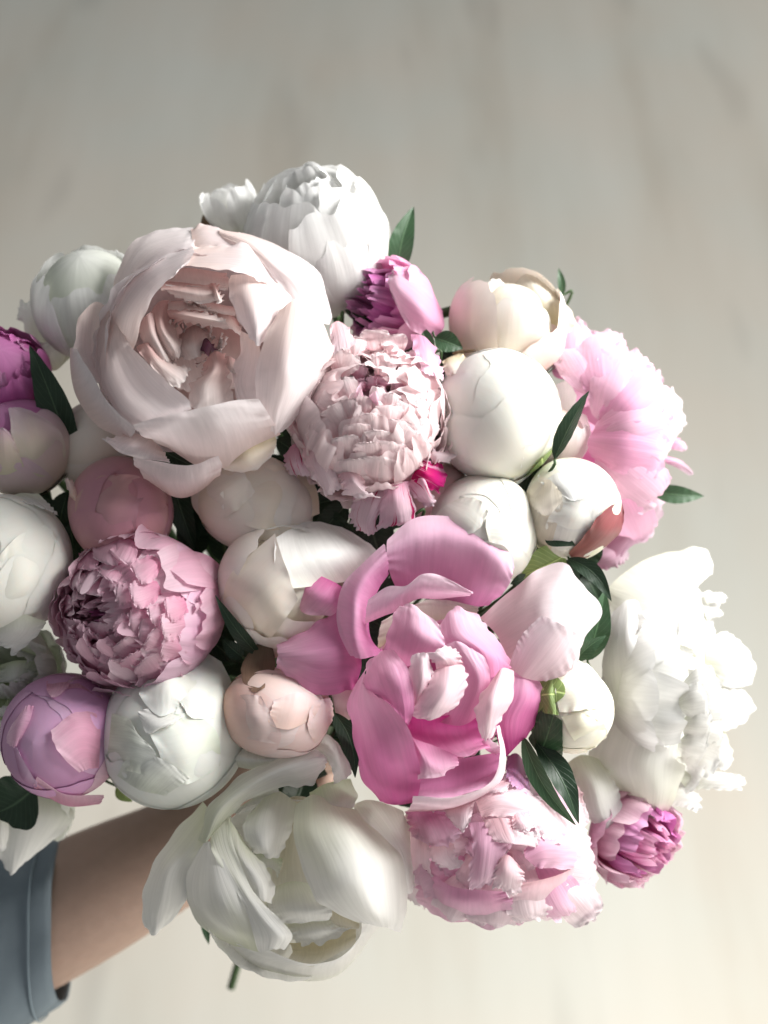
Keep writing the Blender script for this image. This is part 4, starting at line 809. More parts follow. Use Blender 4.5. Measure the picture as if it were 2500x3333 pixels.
# 5 magenta top
F = Bloom('peony', 'orchid pink half open peony under the green leaf at the top centre', 1258, 1000, -190, 162, (-0.78, 0.15, 0.6), depth=0.9, seed=5)
for i in range(6):
    F.sph(PINK, i * 60 + 15, 100, 40, kr=1.0, kz=1.0, zoff=-1.0, ruf=0.04, n=(20, 18), vr=(.35, 1))
ruffles(F, PINK, [(7, 0.88, 0.98, 118, 34, 0.06, 0, 0.05), (7, 0.70, 0.98, 126, 34, 0.08, 0, 0.06, MAG), (6, 0.5, 0.95, 132, 34, 0.12, 0, 0.08, MAG), (5, 0.3, 0.9, 138, 38, 0.14, 0, 0.08, MAG)], zoff=-1.0)
F.patch([[(1560, 960, -30), (1560, 1040, 40), (1520, 1110, 20)], [(1450, 740, 20), (1440, 920, 170), (1420, 1090, 120)], [(1340, 670, 40), (1290, 800, 170), (1330, 1020, 160)], [(1240, 700, 60), (1220, 760, 120), (1240, 850, 150)]], PINKL, 'H', rnd=0.25)

# 6 cream tulip bud
F = Bloom('peony', 'cream peony opening like a tulip beneath the tiny leaf tip at the upper right', 1655, 1050, -250, 175, (0.05, 0.85, 0.35), depth=1.0, seed=6)
F.core(CREAM, 0.75, 0.7)
for ph, th, W, m, kr in [(-90, 128, 44, BUDC, 1.0), (180, 136, 46, BUDC, 1.03), (-150, 140, 44, BUDC, 1.06), (0, 128, 46, BUDC, 1.08), (60, 148, 50, BUDC, 1.05), (120, 120, 50, BUDC, 1.0), (-50, 95, 34, BUDB, 1.12), (-75, 130, 40, BUDW, 0.9)]:
    F.sph(m, ph, th, W, kr=kr, kz=kr * 1.02, n=(22, 20), lift=0.02, jag=0.03)
F.sepals([(-20, 62, 22, LEAF, 0.05), (-60, 50, 20, REDS, 0.03)], 1.16, 1.14)

I([[(200, 500, 0), (330, 550, 20), (480, 570, 0)], [(125, 330, 20), (300, 360, 110), (480, 370, 60)], [(190, 225, 0), (330, 160, 60), (460, 220, 60)], [(320, 130, -20), (400, 105, 0), (480, 160, 0)]], BUDC, ruf=3, jag=0.012, und=3, rnd=0.2)
I([[(560, 420, 20), (700, 450, 60), (850, 430, 0)], [(510, 240, -20), (680, 240, 60), (865, 330, -10)], [(495, 150, -60), (580, 75, -60), (720, 130, -60)]], CREAM, ruf=3, jag=0.012, und=3, rnd=0.3)
I([[(440, 480, 60), (560, 480, 80), (690, 450, 60)], [(430, 340, 80), (540, 330, 90), (680, 350, 50)], [(440, 250, 30), (560, 235, 30), (630, 270, 20)]], WHITE, ruf=6, jag=0.04, und=3, rnd=0.2)
I([[(480, 570, 40), (600, 640, 60), (710, 640, 20)], [(480, 470, 80), (620, 480, 120), (770, 520, 50)], [(560, 390, 80), (680, 365, 90), (800, 390, 30)]], BUDB, ruf=3, jag=0.012, und=3, rnd=0.2)

GB = 'peony buds in the bouquet'
# 8 big smooth white bud
F = Bloom('peony_bud', 'biggest round white bud, smooth and tightly closed, right of the shell pink double peony', 1618, 1350, -60, 208, (-0.55, 0.62, 0.62), 'peony bud', GB, seed=8)
bud(F, BUDW, [dict(phi=-20, th1=160, W=62), dict(phi=110, th1=150, W=60), dict(phi=230, th1=140, W=58), dict(phi=-60, th1=132, W=60), dict(phi=60, th1=118, W=54)],
    sep=[(-60, 60, 30, LEAFL), (-110, 55, 24, BROWNS), (40, 50, 30, LEAFL)])
F.patch([[(470, 1330), (500, 1345), (540, 1335)], [(540, 1240), (640, 1230), (730, 1150)], [(565, 1110), (680, 1060), (765, 960)]], BUDW, 'I', on=True, rnd=0.2)
F.patch([[(1080, 350, -10), (1120, 330, 0), (1200, 290, -10)], [(1090, 400, 40), (1150, 380, 60), (1250, 340, 30)], [(1100, 450, 60), (1160, 430, 90), (1260, 365, 60)]], BUDC, 'B', rnd=0.2)
F.patch([[(1180, 330, -10), (1220, 300, -10), (1300, 290, -20)], [(1140, 300, 0), (1210, 280, 10), (1310, 270, -20)]], BROWNS, 'B', rnd=0.2, n=(10, 12))

# 29 blush petal behind
F = Bloom('peony', 'blush petalled bloom half hidden between the biggest white bud and the dark leaf', 1810, 1420, -200, 120, (0.1, 0.8, 0.5), depth=1.0, seed=29)
F.core(BUDC, 0.75)
for i in range(5):
    F.sph(BLUSH, i * 72 + 20, 130, 44, kr=0.9, kz=1.0, ruf=0.03)
F.patch([[(760, 1190, 40), (750, 1120, 30), (740, 1060, 10)], [(820, 1100, 60), (780, 980, 30), (740, 940, 0)], [(870, 900, 60), (820, 850, 20), (745, 850, 0)], [(880, 800, 50), (830, 725, 10), (750, 730, -10)]], WHITE, 'I', rnd=0.2)

# 10 white bud centre right
F = Bloom('peony_bud', 'round creamy white bud with overlapping petal edges, just above the bright pink open peony', 1585, 1722, -55, 184, (-0.25, 0.35, 0.9), 'peony bud', GB, seed=10)
bud(F, BUDW, [dict(phi=60, th1=165, W=60), dict(phi=180, th1=160, W=64), dict(phi=-80, th1=150, W=58, jag=0.05), dict(phi=10, th1=146, W=52, jag=0.06), dict(phi=130, th1=120, W=54)],
    sep=[(-50, 62, 36, LEAFL), (200, 50, 30, LEAFL), (80, 50, 30, BROWNS)])
F.patch([[(1130, 55), (1130, 110), (1145, 190)], [(1300, 25), (1290, 130), (1245, 225)], [(1440, 90), (1390, 220), (1310, 350)]], BUDW, 'C', on=True, rnd=0.15, jag=0.02)
F.patch([[(860, 40), (900, 0), (1000, -60)], [(880, 90), (990, 60), (1090, -40)], [(960, 150), (1080, 130), (1150, 20)]], BUDW, 'C', on=True, rnd=0.25, jag=0.02)

# 11 bud with red sepal
F = Bloom('peony_bud', 'ivory white bud with a dark red sepal, left of the blurred soft pink peony', 1862, 1648, -60, 156, (0.12, 0.72, 0.66), 'peony bud', GB, seed=111, elong=1.12)
bud(F, BUDI, [dict(phi=60, th1=150, W=60), dict(phi=180, th1=150, W=60), dict(phi=-60, th1=142, W=60), dict(phi=-110, th1=158, W=44, mat=WHITE, jag=0.05), dict(phi=-150, th1=140, W=34, mat=CREAM, jag=0.04)],
    sep=[(-160, 74, 24, BROWNS), (160, 90, 20, BROWNS)])
F.patch([[(640, 1280), (780, 1200), (960, 1205)], [(660, 1330), (800, 1320), (1020, 1290)], [(740, 1370), (870, 1440), (990, 1385)]], WHITE, 'I', on=True, rnd=0.25, jag=0.02)
F.patch([[(590, 1390, 4), (700, 1310, 8), (760, 1350, 8)], [(610, 1460, 10), (690, 1460, 22), (795, 1420, 18)], [(650, 1515, 8), (710, 1525, 12), (780, 1460, 8)]], CREAM, 'I', on=True, rnd=0.2)
F.patch([[(700, 1700), (800, 1740), (900, 1750)], [(700, 1560), (850, 1560), (1000, 1600)], [(790, 1440), (930, 1440), (1080, 1420)]], BUDW, 'I', on=True, rnd=0.2, jag=0.02)
F.patch([[(820, 1760, 14), (870, 1790, 16), (940, 1780, 16)], [(930, 1640, 20), (1000, 1690, 24), (1080, 1690, 24)], [(1010, 1530, 22), (1080, 1590, 26), (1150, 1610, 30)], [(1100, 1455, 20), (1145, 1445, 30), (1168, 1500, 40)]], REDP, 'I', name='sepal', on=True, rnd=0.2, jag=0.0, ruf=2, label='dark red sepal')

# 30 peach bud
F = Bloom('peony_bud', 'peach bud mostly hidden beneath the crimson streaked petals', 1430, 1625, -150, 120, (0.1, 0.1, 1), 'peony bud', GB, seed=30)
bud(F, BUDB, [dict(phi=40, th1=150, W=60), dict(phi=160, th1=150, W=64), dict(phi=-80, th1=140, W=62)], sep=[(-20, 80, 26, REDS), (90, 75, 26, REDS)])

# 14 ivory bud
F = Bloom('peony_bud', 'ivory oval bud in shadow directly below the largest bloom', 832, 1640, -80, 162, (0.85, -0.1, 0.5), 'peony bud', GB, seed=14, elong=1.3)
bud(F, BUDC, [dict(phi=30, th1=160, W=66), dict(phi=150, th1=160, W=64), dict(phi=-90, th1=150, W=66), dict(phi=-20, th1=120, W=54)], sep=[(-90, 50, 30, LEAF)])
F.patch([[(1340, 60), (1370, 130), (1390, 230)], [(1180, 20), (1180, 150), (1180, 300)], [(1010, 60), (960, 150), (980, 260)]], BUDC, 'K', on=True, rnd=0.2, jag=0.02)
F.patch([[(830, 90), (830, 190), (900, 290)], [(930, 40), (930, 130), (1000, 230)], [(1000, -10), (1060, 60), (1110, 140)]], BUDC, 'K', on=True, rnd=0.2, jag=0.02)

# 15 rose bud
F = Bloom('peony_bud', 'dusky rose bud to the left of the ivory oval bud', 392, 1655, -60, 172, (0.2, 0.35, 0.9), 'peony bud', GB, seed=15)
bud(F, ROSE, [dict(phi=30, th1=165, W=66), dict(phi=150, th1=160, W=64), dict(phi=-90, th1=150, W=66), dict(phi=10, th1=120, W=54)], sep=[(-90, 50, 30, LEAF)])
F.patch([[(430, 60), (330, 160), (330, 290)], [(560, 60), (470, 190), (450, 360)], [(690, 90), (600, 200), (590, 350)]], ROSE, 'K', on=True, rnd=0.2, jag=0.015)
F.patch([[(640, 2120, 110), (650, 2140, 115), (668, 2150, 110)], [(560, 1990, 110), (590, 2000, 140), (640, 2000, 115)], [(510, 1880, 60), (540, 1860, 80), (580, 1880, 60)]], BUDB, 'F', rnd=0.3, n=(14, 10), jag=0.01)

# 31 shaded bud behind
F = Bloom('peony_bud', 'dull cream bud deep in shade between the dark leaf and the largest bloom', 330, 1450, -230, 150, (-0.1, 0.3, 1), 'peony bud', GB, seed=31)
bud(F, BUDC, [dict(phi=40, th1=150, W=60), dict(phi=160, th1=150, W=64), dict(phi=-80, th1=140, W=62)])

# 18 left edge bud
F = Bloom('peony_bud', 'half open bud at the left edge, mauve tips over a cream base', 75, 1455, -120, 165, (-0.25, 0.75, 0.5), 'peony bud', GB, seed=18)
BM = petal_mat('mauve_tipped_petal', (0.74, 0.68, 0.48), (0.78, 0.64, 0.58), (0.72, 0.50, 0.58), transl=0.12, vein=0.08)
bud(F, BM, [dict(phi=60, th1=140, W=56), dict(phi=160, th1=140, W=60), dict(phi=-140, th1=132, W=52), dict(phi=-40, th1=140, W=58), dict(phi=-100, th1=112, W=46)], core=MAG, sep=[(-20, 50, 30, BROWNS)])
F.patch([[(200, 1760, 2), (330, 1850, 4), (500, 1760, 2)], [(100, 1560, 12), (280, 1560, 16), (530, 1610, 8)], [(85, 1420, 18), (220, 1380, 22), (440, 1440, 10)], [(62, 1300, 20), (120, 1290, 22), (240, 1310, 14)]], BM, 'F', on=True, rnd=0.15, vr=(0.1, 1))
F.patch([[(-60, 1830, 2), (60, 1830, 4), (200, 1770, 2)], [(-60, 1600, 14), (30, 1590, 18), (130, 1600, 12)], [(-40, 1470, 20), (20, 1455, 22), (80, 1490, 16)]], BM, 'F', on=True, rnd=0.15, vr=(0.1, 1))

# 18b magenta at the left edge
F = Bloom('peony', 'dark magenta peony cut off by the left edge, beside the long dark leaf', 20, 1215, -180, 150, (0.1, 0.5, 0.8), depth=0.9, seed=181)
F.core(MAG, 0.8)
for i in range(6):
    F.sph(MAG, i * 60, 130, 40, kr=0.95, kz=1.0, ruf=0.05, n=(18, 16))
ruffles(F, MAG, [(6, 0.75, 0.98, 140, 34, 0.08, 0, 0.06)], zoff=-1.0)

# 16 white left edge
F = Bloom('peony', 'plump white peony cut off by the left edge, with a ragged lower petal', 5, 1830, 0, 225, (-0.1, 0.3, 0.95), depth=1.0, seed=16)
bud(F, BUDW, [dict(phi=30, th1=160, W=66), dict(phi=150, th1=150, W=64), dict(phi=-70, th1=150, W=66), dict(phi=60, th1=125, W=54), dict(phi=-20, th1=118, W=50)])
F.patch([[(-60, 480), (-60, 650), (0, 720)], [(60, 340), (120, 540), (200, 690)], [(200, 260), (270, 400), (290, 600)]], BUDW, 'K', on=True, rnd=0.2, jag=0.02)
F.patch([[(-120, 640, 60), (50, 650, 120), (200, 690, 100)], [(-120, 760, 60), (40, 740, 110), (190, 720, 90)], [(-100, 830, 20), (0, 800, 80), (70, 840, 60)]], WHITE, 'K', rnd=0.1, jag=0.05, ruf=8)
F.patch([[(0, 180, 0), (80, 140, 10), (170, 140, 10)], [(60, 170, 60), (180, 200, 80), (260, 240, 30)]], WHITE, 'K', rnd=0.2)

# 27 greenish white at left edge
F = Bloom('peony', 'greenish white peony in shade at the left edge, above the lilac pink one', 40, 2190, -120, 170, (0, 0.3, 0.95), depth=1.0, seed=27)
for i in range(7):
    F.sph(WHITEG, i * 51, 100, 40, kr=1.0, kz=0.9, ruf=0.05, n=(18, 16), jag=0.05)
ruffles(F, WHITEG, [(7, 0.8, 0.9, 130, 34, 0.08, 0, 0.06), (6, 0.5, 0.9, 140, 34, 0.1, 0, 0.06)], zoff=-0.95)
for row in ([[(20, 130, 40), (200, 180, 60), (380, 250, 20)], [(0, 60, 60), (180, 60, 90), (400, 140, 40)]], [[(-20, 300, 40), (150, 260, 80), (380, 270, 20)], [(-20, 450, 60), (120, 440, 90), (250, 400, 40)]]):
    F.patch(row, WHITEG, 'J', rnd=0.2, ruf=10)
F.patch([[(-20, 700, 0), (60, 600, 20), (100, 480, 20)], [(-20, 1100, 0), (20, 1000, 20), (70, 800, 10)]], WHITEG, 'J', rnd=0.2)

# 19 lilac pink
F = Bloom('peony', 'lilac pink closed peony at the lower left with a curled petal edge', 208, 2400, 10, 200, (-0.2, 0.1, 0.95), depth=1.0, seed=19)
bud(F, LILAC, [dict(phi=30, th1=150, W=66), dict(phi=150, th1=140, W=60), dict(phi=-90, th1=130, W=60), dict(phi=60, th1=140, W=64), dict(phi=-30, th1=112, W=44, mat=CARN), dict(phi=-120, th1=104, W=44), dict(phi=90, th1=98, W=44, mat=CARN)])
F.patch([[(290, 640, 4), (250, 780, 4), (140, 1000, 4)], [(230, 640, 16), (170, 780, 18), (100, 990, 12)], [(205, 660, 14), (70, 860, 18), (55, 960, 12)]], PINKL, 'J', on=True, rnd=0.2, jag=0.03, label='pale curled petal edge')
F.patch([[(860, 700, 2), (850, 950, 2), (840, 1180, 2)], [(640, 700, 8), (680, 900, 10), (740, 1180, 8)], [(420, 850, 10), (490, 1030, 16), (680, 1220, 12)]], CARN, 'J', on=True, rnd=0.15, jag=0.04)
F.patch([[(600, 420, 2), (500, 380, 2), (390, 440, 2)], [(580, 480, 10), (500, 480, 14), (395, 500, 10)], [(520, 545, 10), (450, 575, 14), (400, 530, 8)]], CARN, 'J', on=True, rnd=0.2)
F.patch([[(560, 500, 4), (700, 500, 4), (880, 600, 4)], [(570, 430, 10), (680, 385, 10), (850, 480, 8)]], CARN, 'J', on=True, rnd=0.2)
F.patch([[(280, 1340, 2), (560, 1490, 2), (850, 1480, 2)], [(310, 1240, 8), (560, 1390, 12), (890, 1400, 8)]], CARN, 'J', on=True, rnd=0.1)
F.patch([[(110, 1000, 2), (180, 1250, 2), (310, 1340, 2)], [(140, 990, 8), (230, 1160, 10), (320, 1300, 6)]], LILAC, 'J', on=True, rnd=0.2)

# 20 greenish white
F = Bloom('peony', 'closed white peony with greenish folds in the lower left, next to the blush bud', 565, 2380, 0, 235, (-0.2, 0.4, 0.9), depth=1.0, seed=20)
bud(F, BUDG, [dict(phi=30, th1=160, W=66), dict(phi=150, th1=150, W=60, jag=0.06), dict(phi=-90, th1=140, W=66, jag=0.06), dict(phi=180, th1=110, W=50, jag=0.07), dict(phi=-130, th1=104, W=48, jag=0.07), dict(phi=90, th1=140, W=46, jag=0.07), dict(phi=-50, th1=98, W=44, jag=0.06)])
K([], ) if False else None
F.patch([[(960, 860), (1010, 1000), (960, 1120)], [(850, 820), (870, 1000), (830, 1110)], [(730, 880), (720, 960), (790, 1060)]], BUDG, 'K', on=True, rnd=0.25, jag=0.02)
F.patch([[(760, 850, 6), (820, 880, 10), (860, 960, 8)], [(640, 920, 10), (720, 950, 26), (780, 1040, 18)], [(590, 1010, 6), (680, 1100, 16), (770, 1080, 10)]], BUDG, 'K', on=True, rnd=0.3)
F.patch([[(680, 1060, 4), (760, 1100, 12), (800, 1100, 6)], [(600, 1080, 10), (680, 1140, 22), (740, 1140, 14)], [(600, 1110, 4), (640, 1180, 12), (690, 1150, 6)]], WHITE, 'K', on=True, rnd=0.3)
F.patch([[(850, 1080), (940, 1180), (960, 1320)], [(720, 1100), (800, 1250), (830, 1390)], [(620, 1130), (690, 1270), (740, 1400)]], BUDG, 'K', on=True, rnd=0.2)
F.patch([[(480, 1080, 4), (470, 1220, 6), (450, 1330, 4)], [(560, 1120, 8), (570, 1230, 12), (560, 1340, 8)], [(590, 1180, 6), (670, 1260, 14), (640, 1370, 8)]], WHITEG, 'K', on=True, rnd=0.2, jag=0.03)
F.patch([[(500, 1360, 4), (600, 1420, 6), (720, 1450, 4)], [(540, 1300, 8), (660, 1350, 14), (780, 1400, 8)], [(620, 1250, 6), (720, 1300, 14), (830, 1370, 8)]], WHITEG, 'K', on=True, rnd=0.2, jag=0.03)

# 13 blush white open bud
F = Bloom('peony', 'ivory half open peony with folded outer petals, left of the bright pink wings', 920, 1905, 0, 212, (0.35, 0.2, 0.9), depth=1.0, seed=13)
F.core(YEL, 0.8)
for ph, th, W, m, kr in [(200, 125, 50, BUDC, 1.0), (150, 130, 46, BUDC, 1.02), (90, 128, 46, WHITE, 1.0), (40, 112, 44, BUDC, 1.03), (-100, 116, 50, BUDC, 1.02), (-50, 104, 46, BUDC, 1.0), (0, 100, 44, BUDC, 1.0)]:
    F.sph(m, ph, th, W, kr=kr, kz=kr, n=(22, 20), jag=0.03)
K2 = lambda rows, mat=BUDC, **k: F.patch(rows, mat, 'K', **k)
K2([[(1660, 470, 4), (1500, 520, 14), (1230, 560, 14)], [(1610, 370, 6), (1420, 400, 18), (1190, 450, 20)], [(1480, 285, 4), (1340, 262, 8), (1180, 330, 14)]], WHITE, rnd=0.15, vr=(.3, 1), on=True)
K2([[(1120, 820, 6), (1000, 740, 6), (965, 640, 4)], [(1200, 730, 18), (1100, 600, 22), (990, 500, 10)], [(1290, 600, 20), (1235, 460, 34), (1190, 305, 24)]], BUDC, rnd=0.1, vr=(.3, 1), on=True)
K2([[(1090, 830, 4), (1200, 850, 6), (1290, 800, 4)], [(1200, 640, 12), (1270, 690, 16), (1440, 690, 8)]], BUDC, rnd=0.1, vr=(.3, 1), on=True)
K2([[(1255, 540, 100), (1330, 490, 90), (1480, 490, 40)], [(1270, 580, 120), (1340, 530, 100), (1490, 510, 50)]], YEL, rnd=0.2, ruf=9)

# 21 blush bud with brown sepal
F = Bloom('peony_bud', 'blush bud with a brown sepal, above the large open white peony', 895, 2318, 90, 148, (0.8, -0.1, 0.5), 'peony bud', GB, seed=21, elong=1.25)
bud(F, BUDB, [dict(phi=30, th1=160, W=62), dict(phi=150, th1=150, W=60), dict(phi=-90, th1=140, W=60), dict(phi=180, th1=128, W=50), dict(phi=-30, th1=118, W=44), dict(phi=60, th1=108, W=44)])
F.patch([[(1150, 1140), (1250, 1160), (1360, 1110)], [(1170, 1080), (1280, 1080), (1385, 1060)], [(1180, 1030), (1290, 1000), (1385, 1030)]], BUDB, 'K', on=True, rnd=0.2, jag=0.02)
F.patch([[(1360, 1230), (1400, 1180), (1440, 1120)], [(1330, 1150), (1390, 1120), (1440, 1070)], [(1340, 1060), (1390, 1030), (1430, 1020)]], BUDB, 'K', on=True, rnd=0.2)
F.patch([[(960, 1030), (960, 1110), (1010, 1180)], [(1050, 1010), (1080, 1120), (1110, 1210)], [(1130, 1010), (1180, 1120), (1220, 1230)]], BUDB, 'K', on=True, rnd=0.2)
F.patch([[(1090, 800, -6), (1140, 775, -2), (1185, 810, -6)], [(1045, 880, 6), (1115, 880, 8), (1190, 880, 6)], [(1040, 960, 4), (1105, 1000, 6), (1170, 960, 5)]], BROWNP, 'K', name='sepal', on=True, rnd=0.4, label='dull brown sepal')
F.patch([[(940, 1070, 0), (950, 1130, 10), (1010, 1200, 10)], [(935, 1080, 20), (945, 1140, 30), (1000, 1210, 30)]], BROWNS, 'K', name='sepal', rnd=0.1, n=(8, 14))

# 32 small blush bud
F = Bloom('peony_bud', 'small blush bud wedged between the brown sepalled bud and the bright pink peony', 1105, 2270, -20, 75, (0.1, 0.3, 0.9), 'peony bud', GB, seed=32)
bud(F, BUDB, [dict(phi=40, th1=150, W=60), dict(phi=160, th1=150, W=64), dict(phi=-80, th1=140, W=62)], sep=[(0, 60, 30, LEAF)])

# 24 green white bud
F = Bloom('peony_bud', 'small round white bud half wrapped in green sepals, against the big white double peony', 1850, 2310, 60, 146, (0.88, -0.15, 0.42), 'peony bud', GB, seed=24)
bud(F, BUDI, [dict(phi=30, th1=160, W=62), dict(phi=150, th1=150, W=60), dict(phi=-90, th1=140, W=60), dict(phi=-10, th1=128, W=40)],
    sep=[(130, 96, 44, LEAFL), (-130, 92, 46, LEAFL), (180, 84, 40, LEAF), (30, 66, 26, LEAF)], ksep=1.05)
F.patch([[(205, 920), (195, 1040), (215, 1150)], [(260, 910, 15), (250, 1030, 15), (265, 1150, 15)], [(315, 905), (285, 1030), (315, 1165)]], LEAFL, 'E', on=True, rnd=0.2, name='sepal')
F.patch([[(120, 1300), (200, 1390), (340, 1410)], [(180, 1210, 16), (240, 1290, 16), (335, 1330, 12)], [(215, 1135), (280, 1160), (335, 1185)]], LEAF, 'E', on=True, rnd=0.2, name='sepal')
F.patch([[(320, 1165), (390, 1290), (470, 1390)], [(440, 1145), (480, 1250), (530, 1350)], [(545, 1185), (590, 1220), (600, 1290)]], BUDI, 'E', on=True, rnd=0.2, jag=0.02)
F.patch([[(300, 880), (290, 1000), (310, 1150)], [(420, 830), (430, 980), (440, 1130)], [(520, 870), (570, 980), (560, 1120)]], BUDI, 'E', on=True, rnd=0.2, jag=0.02)

# 26 magenta small lower right
F = Bloom('peony', 'small deep rose peony at the lower right, below the big white double peony', 2070, 2722, -200, 168, (0.5, -0.1, 0.7), depth=0.9, seed=26)
for i in range(7):
    F.sph(PINK if i % 2 else CARN, i * 51, 96, 38, kr=1.0, kz=0.8, ruf=0.05, n=(18, 16))
ruffles(F, PINK, [(8, 0.85, 0.8, 120, 32, 0.08, 0, 0.06, CARN), (7, 0.65, 0.8, 132, 34, 0.1, 0, 0.06, MAG), (6, 0.42, 0.8, 140, 36, 0.12, 0, 0.06, PINK), (4, 0.2, 0.8, 145, 40, 0.12, 0, 0.06, PINKD)], zoff=-0.8)

# 28 white drooping petals lower left
F = Bloom('peony', 'faded white peony drooping at the lower left corner in front of the blue sleeve', 120, 2640, -330, 150, (-0.3, -0.3, 0.6), depth=0.9, seed=28)
for i in range(5):
    F.sph(WHITEG, i * 72 + 20, 90, 44, kr=0.8, kz=0.8, ruf=0.05)
F.patch([[(-40, 1480, 30), (280, 1320, 40), (560, 1440, 20)], [(-60, 1640, 60), (250, 1560, 90), (630, 1600, 30)], [(-60, 1860, 40), (180, 1840, 70), (420, 1810, 20)], [(40, 2010, 0), (100, 2080, 10), (180, 1990, 0)]], WHITE, 'J', rnd=0.1)
F.patch([[(-120, 1500, 80), (0, 1480, 100), (90, 1480, 70)], [(-120, 1700, 80), (0, 1700, 110), (110, 1720, 60)], [(-80, 1860, 60), (0, 1870, 80), (60, 1860, 40)]], WHITE, 'J', rnd=0.2)


# ================================================================== LEAVES
def leaf(base, tip, w, z, mat=LEAF, label='leaf', crop='S', bend=0.0, zt=None, fold=0.35, group='leaves between the blooms', seed=1, roll=0.0, stem=True):
    x0, y0, f = CROPS[crop]
    zt = z if zt is None else zt
    a = unproj(x0 + base[0] * f, y0 + base[1] * f, z); b = unproj(x0 + tip[0] * f, y0 + tip[1] * f, zt)
    rs = np.random.RandomState(seed)
    L = np.linalg.norm(b - a)
    d = (b - a) / L
    side = np.cross(np.array([0, 0, 1.0]), d); side /= np.linalg.norm(side) + 1e-9
    nrm = np.cross(d, side)
    c, s = math.cos(roll), math.sin(roll)
    side, nrm = side * c + nrm * s, nrm * c - side * s
    nv, nu = 26, 11
    u, v = np.meshgrid(np.linspace(-1, 1, nu), np.linspace(0, 1, nv))
    W = w * S * np.sin(np.pi * v ** 0.8) ** 0.85 * (1 - 0.25 * v)
    wob = wave1(rs, 3, 3, 12)
    cen = a + d * (v * L)[..., None] + side * (bend * S * np.sin(np.pi * v))[..., None]
    cen = cen + nrm * (L * 0.10 * np.sin(np.pi * v))[..., None]
    h = fold * np.abs(u) * W + 0.05 * w * S * u ** 2 * wob(v * 5)
    P = cen + side * (u * W)[..., None] + nrm * h[..., None]
    UV = np.stack([(u + 1) / 2, v], -1)
    root = bpy.data.objects.new('peony_leaf', None); root.empty_display_size = 0.01
    COL.objects.link(root)
    org = to_world(a); root.location = Vector(org)
    root['label'] = label; root['category'] = 'leaf'; root['group'] = group
    add_obj('leaf_blade', grid_mesh('leaf_blade', to_world(P) - org, UV, mat), root)
    # midrib and leaf stalk running back to the bundle
    mid = cen[:, nu // 2] + nrm * 0.0002
    if stem:
        back = [a, a * 0.6 + GRIP * 0.4 + np.array([0, 0, -0.01]), GRIP + np.append(rs.uniform(-.012, .012, 2), rs.uniform(-.01, .01))]
        Pt, Ut = tube(cr(np.array([a + d * L * 0.04, a - d * min(0.012, L * 0.5) + np.array([0, 0, -0.006])] + back[1:]), np.linspace(0, 1, 22)), np.linspace(0.0006, 0.0016, 22), 6)
        add_obj('stalk', grid_mesh('stalk', to_world(Pt) - org, Ut, STEM), root)
    return root


leaf((1290, 900), (1347, 672), 48, -300, LEAF, 'upright green leaf rising above the orchid pink peony', bend=10, seed=1)
leaf((1832, 960), (1818, 872), 16, -420, LEAF, 'tiny dark leaf tip sticking up behind the cream tulip shaped bloom', seed=2)
leaf((2120, 1600), (2292, 1615), 36, -330, LEAF, 'pointed green leaf poking out past the soft pink peony at right', bend=-4, seed=3)
leaf((745, 1190), (955, 775), 36, 30, LEAFD, 'dark folded leaf standing between the biggest white bud and the soft pink peony', crop='I', bend=-12, roll=-0.7, seed=4)
leaf((1010, 300), (925, 105), 26, -80, LEAF, 'dark little leaf tip above the shell pink double peony', crop='B', seed=5)
leaf((1030, 200), (1215, 270), 40, -110, LEAF, 'rounded green leaf tucked above the biggest white bud', crop='B', seed=6)
leaf((700, 80), (525, 130), 30, 60, LEAFD, 'small curled leaf at the top edge of the bright pink peony', crop='C', bend=-18, seed=7, zt=40)
leaf((1120, 840), (930, 580), 26, 60, LEAFD, 'narrow dark leaf with a rusty edge, left of the ivory half open peony', crop='K', bend=6, zt=140, seed=8)
leaf((1050, 850), (960, 770), 30, 40, LEAFD, 'short dark leaf at the foot of the narrow rusty edged leaf', crop='K', seed=81)
leaf((310, 1110), (425, 1465), 34, 60, LEAFD, 'nearly black leaf between the blush bud and the bright pink peony', crop='C', bend=24, zt=130, seed=9)
leaf((1330, 1240), (1620, 1722), 34, 120, LEAF, 'long glossy leaf lying on the light pink shaggy peony, front one of two', crop='C', bend=-14, zt=190, roll=0.3, seed=10)
leaf((1400, 1270), (1632, 1712), 46, 100, LEAFD, 'long glossy leaf lying on the light pink shaggy peony, darker rear one of two', crop='C', bend=6, zt=170, roll=-0.4, seed=11)
leaf((365, 215), (628, 475), 32, 10, LEAFD, 'dark pointed leaf hanging below the red sepalled bud', crop='E', bend=22, zt=60, seed=12)
leaf((360, 230), (435, 380), 22, -20, LEAFD, 'slim dark leaf behind the pointed one under the red sepalled bud', crop='E', seed=121)
leaf((410, 830), (595, 680), 28, 10, LEAF, 'veined green leaf above the small round green wrapped bud', crop='E', bend=10, zt=40, seed=13)
leaf((230, 105), (412, 140), 30, 40, LEAFD, 'small dark leaf curled at the foot of the red sepalled bud', crop='E', bend=12, zt=70, seed=14)
leaf((350, 200), (80, 330), 70, -10, LEAFL, 'yellowish green leaf between the creamy white bud and the pale blush petal', crop='E', seed=15)
leaf((130, 330), (20, 370), 24, -10, LEAFD, 'dark leaf tip under the creamy white bud', crop='E', seed=151)
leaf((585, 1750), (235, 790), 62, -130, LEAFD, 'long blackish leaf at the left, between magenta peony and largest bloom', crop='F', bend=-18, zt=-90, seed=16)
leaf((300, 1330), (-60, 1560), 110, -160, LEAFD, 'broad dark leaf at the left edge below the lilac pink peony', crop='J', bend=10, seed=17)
leaf((700, 760), (660, 700), 36, -420, BROWNS, 'brownish leaf scrap blurred at the top left of the bouquet', seed=18)
leaf((665, 2960), (680, 3075), 18, -350, LEAF, 'short green leaf tip hanging under the large open white peony', seed=19)
